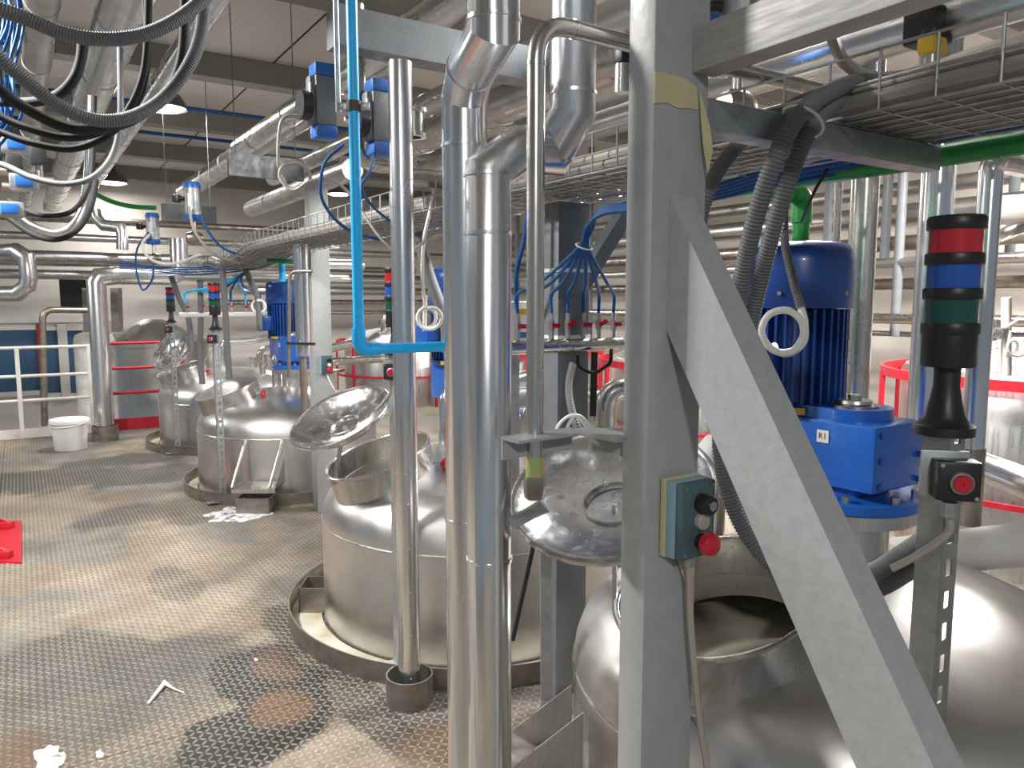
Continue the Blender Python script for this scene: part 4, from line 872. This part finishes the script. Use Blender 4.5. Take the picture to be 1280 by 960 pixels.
# light post and rod seen between column and pipes
MB().beam(P(682, 655, 1.95), P(683, 870, 1.95), .03, .05, V((0, 1, 0))).top('support_leg', 'galv', 'pale galvanised leg standing behind the thin bare pipe', 'leg')
MB().tube([P(676, 640, 1.9), P(641, 800, 1.95)], .006, 8).top('prop_rod', 'rubber', 'thin dark rod propping the nearest lid', 'rod')
MB().prism([P(676, 628, 1.6), P(687, 640, 1.6), P(640, 662, 1.55), P(636, 650, 1.55)], V((0, .01, .004))).top('hinge_lever', 'steel', 'flat steel lever left of the nearest lid', 'lever')

# ================================================================ SECOND ROW OF TANKS
def back_tank(s, t, r, label, zt=.92):
    c = ST(s, t, 0); o = thing('storage_tank', label, 'tank', c, 'second row storage tanks')
    MB().lathe([(r, 0), (r, zt), (r * .97, zt + .05), (r * .6, zt + .17), (r * .25, zt + .22), (.001, zt + .23)], c, seg=56).build('tank_body', 'steel', o)
    g = MB().lathe([(r + .10, zt - .02), (r + .115, zt - .02), (r + .115, zt + .035), (r + .10, zt + .035), (r + .10, zt - .02)], c, seg=56).build('red_guard_band', 'red', o)
    MB().lathe([(r + .10, .40), (r + .115, .40), (r + .115, .43), (r + .10, .43), (r + .10, .40)], c, seg=56).build('red_guard_band', 'red', o)
    for k in range(10):
        a = k * 2 * math.pi / 10 + .3; q = c + V((math.cos(a), math.sin(a), 0)) * (r + .108); MB().box(q + ZZ * (zt / 2), (.03, .03, zt), M.Rotation(a, 3, 'Z')).build('red_upright', 'red', o)
    for a, d in ((2.4, .45), (4.2, .5), (5.4, .4)):
        q = c + V((math.cos(a) * d * r, math.sin(a) * d * r, zt + .17)); nz = MB().lathe([(.001, 0), (.06, 0), (.06, .09), (.10, .09), (.10, .15), (.04, .16), (.03, .22), (.001, .22)], q, seg=20).build('top_valve', 'pipe', o)
    return o
back_tank(1.9, 5.0, .80, 'storage tank with red guard bands at the right picture edge', 1.02)
back_tank(4.6, 5.0, .80, 'storage tank hidden mostly behind the diagonal brace', .92)
back_tank(7.35, 5.0, .80, 'storage tank with red guard frame seen between bare pipe and column', .86)
back_tank(10.1, 4.7, .85, 'far storage tank with red guard seen behind the azure pipe bend', .86)
# pipe rack along the right hand wall
for k, (z, t, r, m) in enumerate(((2.32, 7.6, .11, 'clad_d'), (2.02, 7.4, .075, 'pipe_o'), (1.82, 7.2, .05, 'clad_d'), (1.62, 7.5, .06, 'pipe_o'), (1.28, 7.0, .05, 'pipe'), (2.62, 7.9, .08, 'clad_d'), (1.10, 7.8, .03, 'pipe'))):
    clad('wall_pipe', [ST(-3, t, z), ST(13.5, t, z)], r, ['thick', 'second', 'third', 'fourth', 'lowest thick', 'topmost', 'thin bottom'][k] + ' horizontal pipe of the rack along the right hand wall', m=m, seg=16)
for k in range(8):
    s = -1 + 2.0 * k; q = ST(s, 7.3, 0); MB().rbox(q + ZZ * 1.86, (.06, .06, 3.72)).top('rack_post', 'greyd', 'dark pipe rack post by the right hand wall, %s from the right' % ORD[k], 'post', 'pipe rack posts')
# pipes crossing the hall far back (along the far wall)
for k, (s, z, r, m) in enumerate(((10.6, 1.97, .075, 'clad_d'), (11.2, 1.78, .06, 'clad_d'), (12.2, 1.80, .05, 'clad'), (11.6, 2.28, .05, 'clad_d'), (14.0, 2.05, .06, 'clad_d'), (14.2, 2.75, .06, 'pipe_o'))):
    clad('cross_pipe', [ST(s, -7, z), ST(s, 4.3 if s < 12 else 6.8, z)], r, ['thick clad', 'second clad', 'bright clad', 'upper slim clad', 'low far', 'highest dull'][k] + ' pipe crossing the far end of the hall', m=m, seg=16)
q = P(132, 548, 7.75); q.z = 0; zt = P(132, 350, 7.75).z
t = clad('clad_pipe', [q, V((q.x, q.y, zt - .03)), V((q.x, q.y, zt)) + V((.03, .02, .03)), V((q.x, q.y, zt + .05)) + ACR * .2, V((q.x, q.y, zt + .05)) + ACR * .72, V((q.x, q.y, zt + .05)) + ACR * .80 + ZZ * .08, V((q.x, q.y, zt + .45)) + ACR * .80], .092, 'far clad pipe rising from the floor beside the white bucket', band_at=[(0, .45), (3, .1)])
MB().lathe([(.125, 0), (.125, .16), (.12, .16), (.12, .01), (.0, .01)], q, seg=28).top('pipe_collar', 'kerb', 'steel collar at the foot of the far clad pipe', 'collar')
MB().tube([P(-40, 368, 8.2), P(22, 367, 8.2), P(34, 358, 8.2), P(36, 346, 8.2), P(33, 322, 8.2), P(20, 314, 8.2), P(-40, 318, 8.4)], .085, 22).top('clad_pipe', 'clad', 'u-shaped clad pipe at the left picture edge above the windows', 'pipe')
MB().tube([P(118, 262, 9), P(120, 272, 9), P(130, 282, 9), P(150, 284, 9), P(153, 292, 9), P(153, 312, 9)], .065, 18).top('clad_pipe', 'clad', 'small crooked clad pipe hanging left of the leftmost actuator', 'pipe')
q = P(56, 525, 8.3); MB().tube(fillet([P(56, 532, 8.3), P(53, 387, 8.3), P(118, 388, 8.6)], .12, 8), .035, 14).top('bent_tube', 'pipe_o', 'brown bent tube standing at the railing by the window', 'tube')
far_box(75, 346, 108, 391, .12, 13.8).top('wall_vent', 'dark', 'black square vent opening high on the far wall', 'vent')
for x, l in ((110, 'left'), (145, 'right')):
    a = P(x, 360, 9.6); b = P(x + 2, 415, 9.6); MB().beam(a, b, .10, .10, V((0, 1, 0))).top('valve_stack', 'pipe_o', 'dull upright valve stack ' + l + ' of the far clad pipe', 'valve')
# vessels beyond the platform
c = P(196, 500, 10.6); c.z = -2.6; zt = P(196, 428, 10.6).z; za = P(196, 399, 10.6).z
o = thing('silo', 'large grey silo with conical roof beyond the platform end', 'silo', c)
MB().lathe([(.72, -2.6), (.72, zt), (.68, zt + .02), (.3, za - .08), (.12, za), (.001, za)], V((c.x, c.y, 0)), seg=48).build('silo_body', 'clad_d', o)
MB().lathe([(.735, zt - .03), (.75, zt - .03), (.75, zt + .03), (.735, zt + .03)], V((c.x, c.y, 0)), seg=48).build('top_band', 'clad_d', o)
c = P(122, 500, 10.0); c.z = -2.6; zt = P(122, 424, 10).z
o = thing('slim_vessel', 'slim pale vessel with rounded top behind the far clad pipe', 'vessel', c)
MB().lathe([(.24, -2.6), (.24, zt), (.22, zt + .06), (.15, zt + .09), (.001, zt + .10)], V((c.x, c.y, 0)), seg=36).build('vessel_body', 'lag', o)
# guard rails at the end of the platform
def rail(a, b, m, label, posts, zs, toe, rr=.018):
    t = thing('guard_railing', label, 'railing', a); 
    for z in zs: MB().tube([a + ZZ * z, b + ZZ * z], rr, 10).build('rail', m, t)
    for f in posts: q = a + (b - a) * f; MB().box(q + ZZ * (max(zs) / 2), (.04, .04, max(zs)), RM).build('post', m, t)
    MB().beam(a + ZZ * toe / 2, b + ZZ * toe / 2, .012, toe).build('toe_board', m, t)
s9 = 9.42
def edge(px):                                     # point of the platform edge below a pixel column
    d = ray(px, 500); k = s9 / d.dot(ROW); v = d * k; return V((v.x, v.y, 0))
rail(edge(-260), edge(118), 'lag', 'grey guard railing with toe board left of the far clad pipe', (.02, .45, .72, .99), (.96, .66, .40), .10)
rail(edge(141), edge(232), 'red', 'red guard railing with toe board right of the far clad pipe', (.98,), (.98, .70, .42), .13)
# white bucket
q = PZ(89, 561, 0); t = thing('bucket', 'white plastic bucket with lid on the tread plate floor', 'bucket', q)
MB().lathe([(.001, 0), (.138, 0), (.142, .006), (.158, .27), (.001, .27)], q, seg=40).build('body', 'white', t)
MB().lathe([(.150, .262), (.176, .262), (.178, .285), (.172, .300), (.160, .303), (.150, .296), (.001, .296)], q, seg=40).build('lid', 'white', t)
MB().tube([q + V((.172 * math.cos(a), .172 * math.sin(a) - .012, .27 - .03 * abs(math.sin(a)))) for a in [math.pi + math.pi * k / 16 for k in range(17)]], .004, 6).build('handle', 'white', t)
# red plate at the left edge
q = PZ(-22, 706, 0); e = PZ(27, 705, 0); f2 = PZ(27, 653, 0); g2 = PZ(-22, 655, 0)
t = thing('red_base_plate', 'red steel base plate with lugs cut by the left picture edge', 'plate', (q + e) / 2)
h0 = V((-.9, .05, 0)); MB().prism([e, f2, f2 + h0, e + h0], ZZ * .012).build('plate', 'red', t)
for a in (PZ(14, 697, .012), PZ(16, 660, .012)):
    MB().box(a + V((-.12, 0, .02)), (.24, .05, .04), None, .004).build('lug', 'red', t); MB().prism([a + V((-.30, 0, .04)), a + V((-.03, 0, .04)), a + V((-.30, 0, .17))], V((0, .012, 0))).build('gusset', 'red', t)
# spilled powder and scraps
def splat(c, rx, ry, seed, label, m='powder', h=.004, n=40):
    rn = random.Random(seed); c = V(c); pts = []; hs = [rn.uniform(.55, 1.15) for _ in range(n)]
    hs = [(hs[i - 1] + hs[i] * 2 + hs[(i + 1) % n]) / 4 for i in range(n)]
    b = MB(); vs = [c + RM @ V((rx * hs[i] * math.cos(2 * math.pi * i / n), ry * hs[i] * math.sin(2 * math.pi * i / n), .0024)) for i in range(n)]
    vi = [c + RM @ V((rx * .6 * hs[i] * math.cos(2 * math.pi * i / n), ry * .6 * hs[i] * math.sin(2 * math.pi * i / n), .0024 + h)) for i in range(n)]
    b.add(vs + vi + [c + ZZ * (.0024 + h * 1.3)], [(i, (i + 1) % n, n + (i + 1) % n, n + i) for i in range(n)] + [(n + i, n + (i + 1) % n, 2 * n) for i in range(n)])
    return b.top('powder_spill', m, label, 'powder')
splat(PZ(300, 643, 0), .24, .26, 1, 'white powder spilled before the grey steel box on the floor')
splat(PZ(60, 950, 0), .045, .10, 2, 'bright white powder patch at the bottom left corner')
splat(PZ(125, 943, 0), .012, .03, 4, 'small white crumb on the floor right of the powder patch')
splat(PZ(320, 825, 0), .008, .016, 6, 'tiny white scrap on the dark wet floor patch')
a, b, c, d = (PZ(x, y, .004) for x, y in ((185, 880), (206, 857), (217, 862), (230, 866)))
MB().tube([a, b + ZZ * .012, c + ZZ * .004, d], [.005, .008, .003, .002], 8).top('paper_scrap', 'white', 'crumpled white paper strip lying on the tread plate', 'scrap')

# far clutter on the far and right walls seen through the gaps
for k, (x, y0, y1, Y) in enumerate(((1118, 180, 420, 7.4), (1105, 180, 330, 7.6), (1262, 200, 320, 7.0))): vpipe(x, y0, y1, Y, .045, ['dark hanger post behind the bright clad pipe', 'slim hanger post left of the bright clad pipe', 'slim hanger post near the right picture edge'][k], 'greyd', (), 'hanger_post', 'post')
t = thing('pneumatic_valve', 'white valve assembly with lever behind the signal light at right', 'valve', P(1250, 470, 3.6))
MB().tube([P(1258, 470, 3.6), P(1258, 372, 3.6)], .022, 14).build('stem_pipe', 'lag', t); MB().tube([P(1216, 417, 3.6), P(1300, 418, 3.6)], .014, 12).build('cross_pipe', 'pipe', t); MB().rbox(P(1252, 416, 3.55), (.06, .05, .05), .006).build('valve_block', 'pipe', t)
MB().tube([P(1256, 410, 3.5), P(1272, 400, 3.5)], .007, 8).build('lever', 'white', t)
coil(1262, 435, 3.4, .035, .006, 'white cable coil beside the valve at the right edge')
# darker clutter above the tray, upper right
for k, (x, y, Y, a, b, c, m) in enumerate(((1160, 35, 2.3, .10, .10, .10, 'black'), (1165, 58, 2.25, .08, .05, .05, 'yellow'), (778, 68, 2.0, .04, .04, .05, 'black'), (905, 30, 2.6, .12, .10, .20, 'blued'))):
    q = P(x, y, Y); t = thing('process_valve', ['black valve head above the tray at the top right', 'yellow tagged valve block above the tray', 'small black valve head left of the column top', 'dark blue valve head right of the column top'][k], 'valve', q - ZZ * c / 2)
    MB().rbox(q, (a, b, c), .012).build('housing', m, t); MB().cyl(q - ZZ * c / 2, q - ZZ * (c / 2 + .07), .02, 10).build('stem', 'pipe', t); MB().cyl(q + ZZ * c / 2, q + ZZ * (c / 2 + .02), .03, 14).build('knob', 'redl' if k == 2 else 'black', t)
run(1010, 60, .95, .07, 'dark clad pipe above the tray right of the column', -1, 5.5, 'clad_d', 0)
run(1200, 20, .82, .06, 'overhead pipe crossing the top right corner', -1.5, 4.0, 'clad_d', 0)
vpipe(1080, 0, 130, 2.6, .035, 'bluish shiny riser behind the top arm', 'clad')

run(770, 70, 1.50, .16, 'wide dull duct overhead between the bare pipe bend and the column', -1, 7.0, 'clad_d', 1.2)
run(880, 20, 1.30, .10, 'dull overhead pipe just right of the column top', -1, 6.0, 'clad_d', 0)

for k, (s, t0, z, r, m) in enumerate(((13.2, 3.2, 1.62, .07, 'clad_d'), (13.5, 3.0, 1.42, .05, 'pipe'), (13.9, 2.6, 1.86, .09, 'pipe_o'), (13.0, 3.4, 1.24, .035, 'pipe'), (12.8, 3.6, 2.28, .06, 'clad_d'))):
    clad('cross_pipe', [ST(s, t0, z), ST(s, 6.85, z)], r, ['wide dull', 'slim bright', 'thick brownish', 'lowest thin', 'upper dull'][k] + ' pipe far behind the azure riser, right part of the hall end', m=m, seg=14)
# white junction box with coloured markers behind the thin bare pipe
q = P(648, 402, 2.62); t = thing('junction_box', 'small white junction box with yellow marker left of the bare pipe', 'junction box', q - ZZ * .07)
MB().rbox(q, (.12, .06, .14), .006).build('housing', 'white', t); MB().rbox(q + RM @ V((.0, -.032, .035)), (.05, .004, .02)).build('yellow_marker', 'yellow', t); MB().rbox(q + RM @ V((0, -.032, -.045)), (.06, .004, .02)).build('blue_marker', 'blued', t)
MB().beam(q - ZZ * .07 + ROW * .02, V((q.x, q.y, .70)) + ROW * .02, .03, .03, V((0, 1, 0))).build('stand', 'galv', t)
MB().tube([P(1236, 264, 4.0), P(1330, 258, 3.8), P(1500, 250, 3.4)], .075, 22).top('lagged_pipe', 'lag', 'cream lagged pipe high at the right picture edge', 'pipe')
MB().tube(fillet([P(1300, 272, 3.9), P(1262, 290, 3.9), P(1236, 300, 4.1)], .1, 6), .035, 16).top('process_pipe', 'pipe', 'stainless bend below the cream lagged pipe at right', 'pipe')
# loose cables draped round the tray and actuators
for k, (pts, r, m, l) in enumerate((
    ([(560, 292, 2.9), (535, 300, 2.85), (505, 318, 2.8), (478, 300, 2.8), (455, 268, 2.85), (440, 240, 2.9)], .005, 'cable', 'thin grey cable drooping between azure riser and clad pipes'),
    ([(545, 225, 2.9), (538, 262, 2.85), (530, 300, 2.85), (528, 345, 2.9), (532, 390, 3.0)], .007, 'white', 'pale cable dropping to the coil behind the thin clad pipe'),
    ([(470, 185, 2.7), (462, 215, 2.65), (452, 236, 2.65), (470, 262, 2.75), (500, 285, 2.9)], .005, 'hoseb', 'blue air line from the right actuator to the tray'),
    ([(250, 268, 5.2), (262, 292, 5.2), (282, 312, 5.3), (310, 318, 5.4), (330, 305, 5.6)], .009, 'hoseb', 'blue air line sagging from the upright actuator'),
    ([(236, 258, 5.2), (244, 290, 5.2), (268, 318, 5.3), (300, 328, 5.5)], .010, 'cable', 'grey cable running from the upright actuator into the tray dip'),
    ([(660, 262, 2.5), (655, 300, 2.5), (646, 340, 2.5), (646, 385, 2.55)], .008, 'hoseb', 'dark blue hose dropping left of the bare pipe'),
    ([(1034, 212, 1.75), (1022, 232, 1.8), (1012, 252, 1.9), (1002, 276, 2.1)], .004, 'rubber', 'thin black strut slanting in front of the green elbow'))):
    cable('loose_cable', [P(*p) for p in pts], r, m, l)

q = P(352, 320, 5.6); MB().tube([q, V((q.x, q.y, P(352, 352, 5.6).z))], .022, 14).top('azure_pipe', 'azure', 'short azure pipe above the small blue motor', 'pipe')
MB().tube([P(334, 326, 5.5), P(367, 327, 5.5)], .017, 12).top('green_pipe', 'green', 'short green pipe above the small blue motor, near the second column', 'pipe')
for k in range(4):
    cable('air_line', [P(150, 326 + 3 * k, 6.6), P(195, 333 + 2 * k, 6.4), P(240, 334 + 3 * k, 6.3), P(290, 331 + 3 * k, 6.1), P(330, 328 + 2 * k, 6.0)], .006, 'hoseb', ORD[k] + ' dark blue air line from the top under the far tray end', 'hose', 'blue air lines under the far tray')
for k, (x, y) in enumerate(((8, 185), (18, 205), (48, 196))):
    q = P(x, y, 3.3); t = thing('solenoid_block', ['outermost', 'middle', 'inner'][k] + ' small black solenoid block among the hoses at the left edge', 'valve', q)
    MB().rbox(q, (.06, .06, .07), .006).build('coil', 'black', t); MB().cyl(q - ZZ * .035, q - ZZ * .10, .016, 10).build('stem', 'pipe', t); MB().cyl(q - ZZ * .10 - ACR * .05, q - ZZ * .10 + ACR * .05, .02, 12).build('body', 'pipe_o', t)
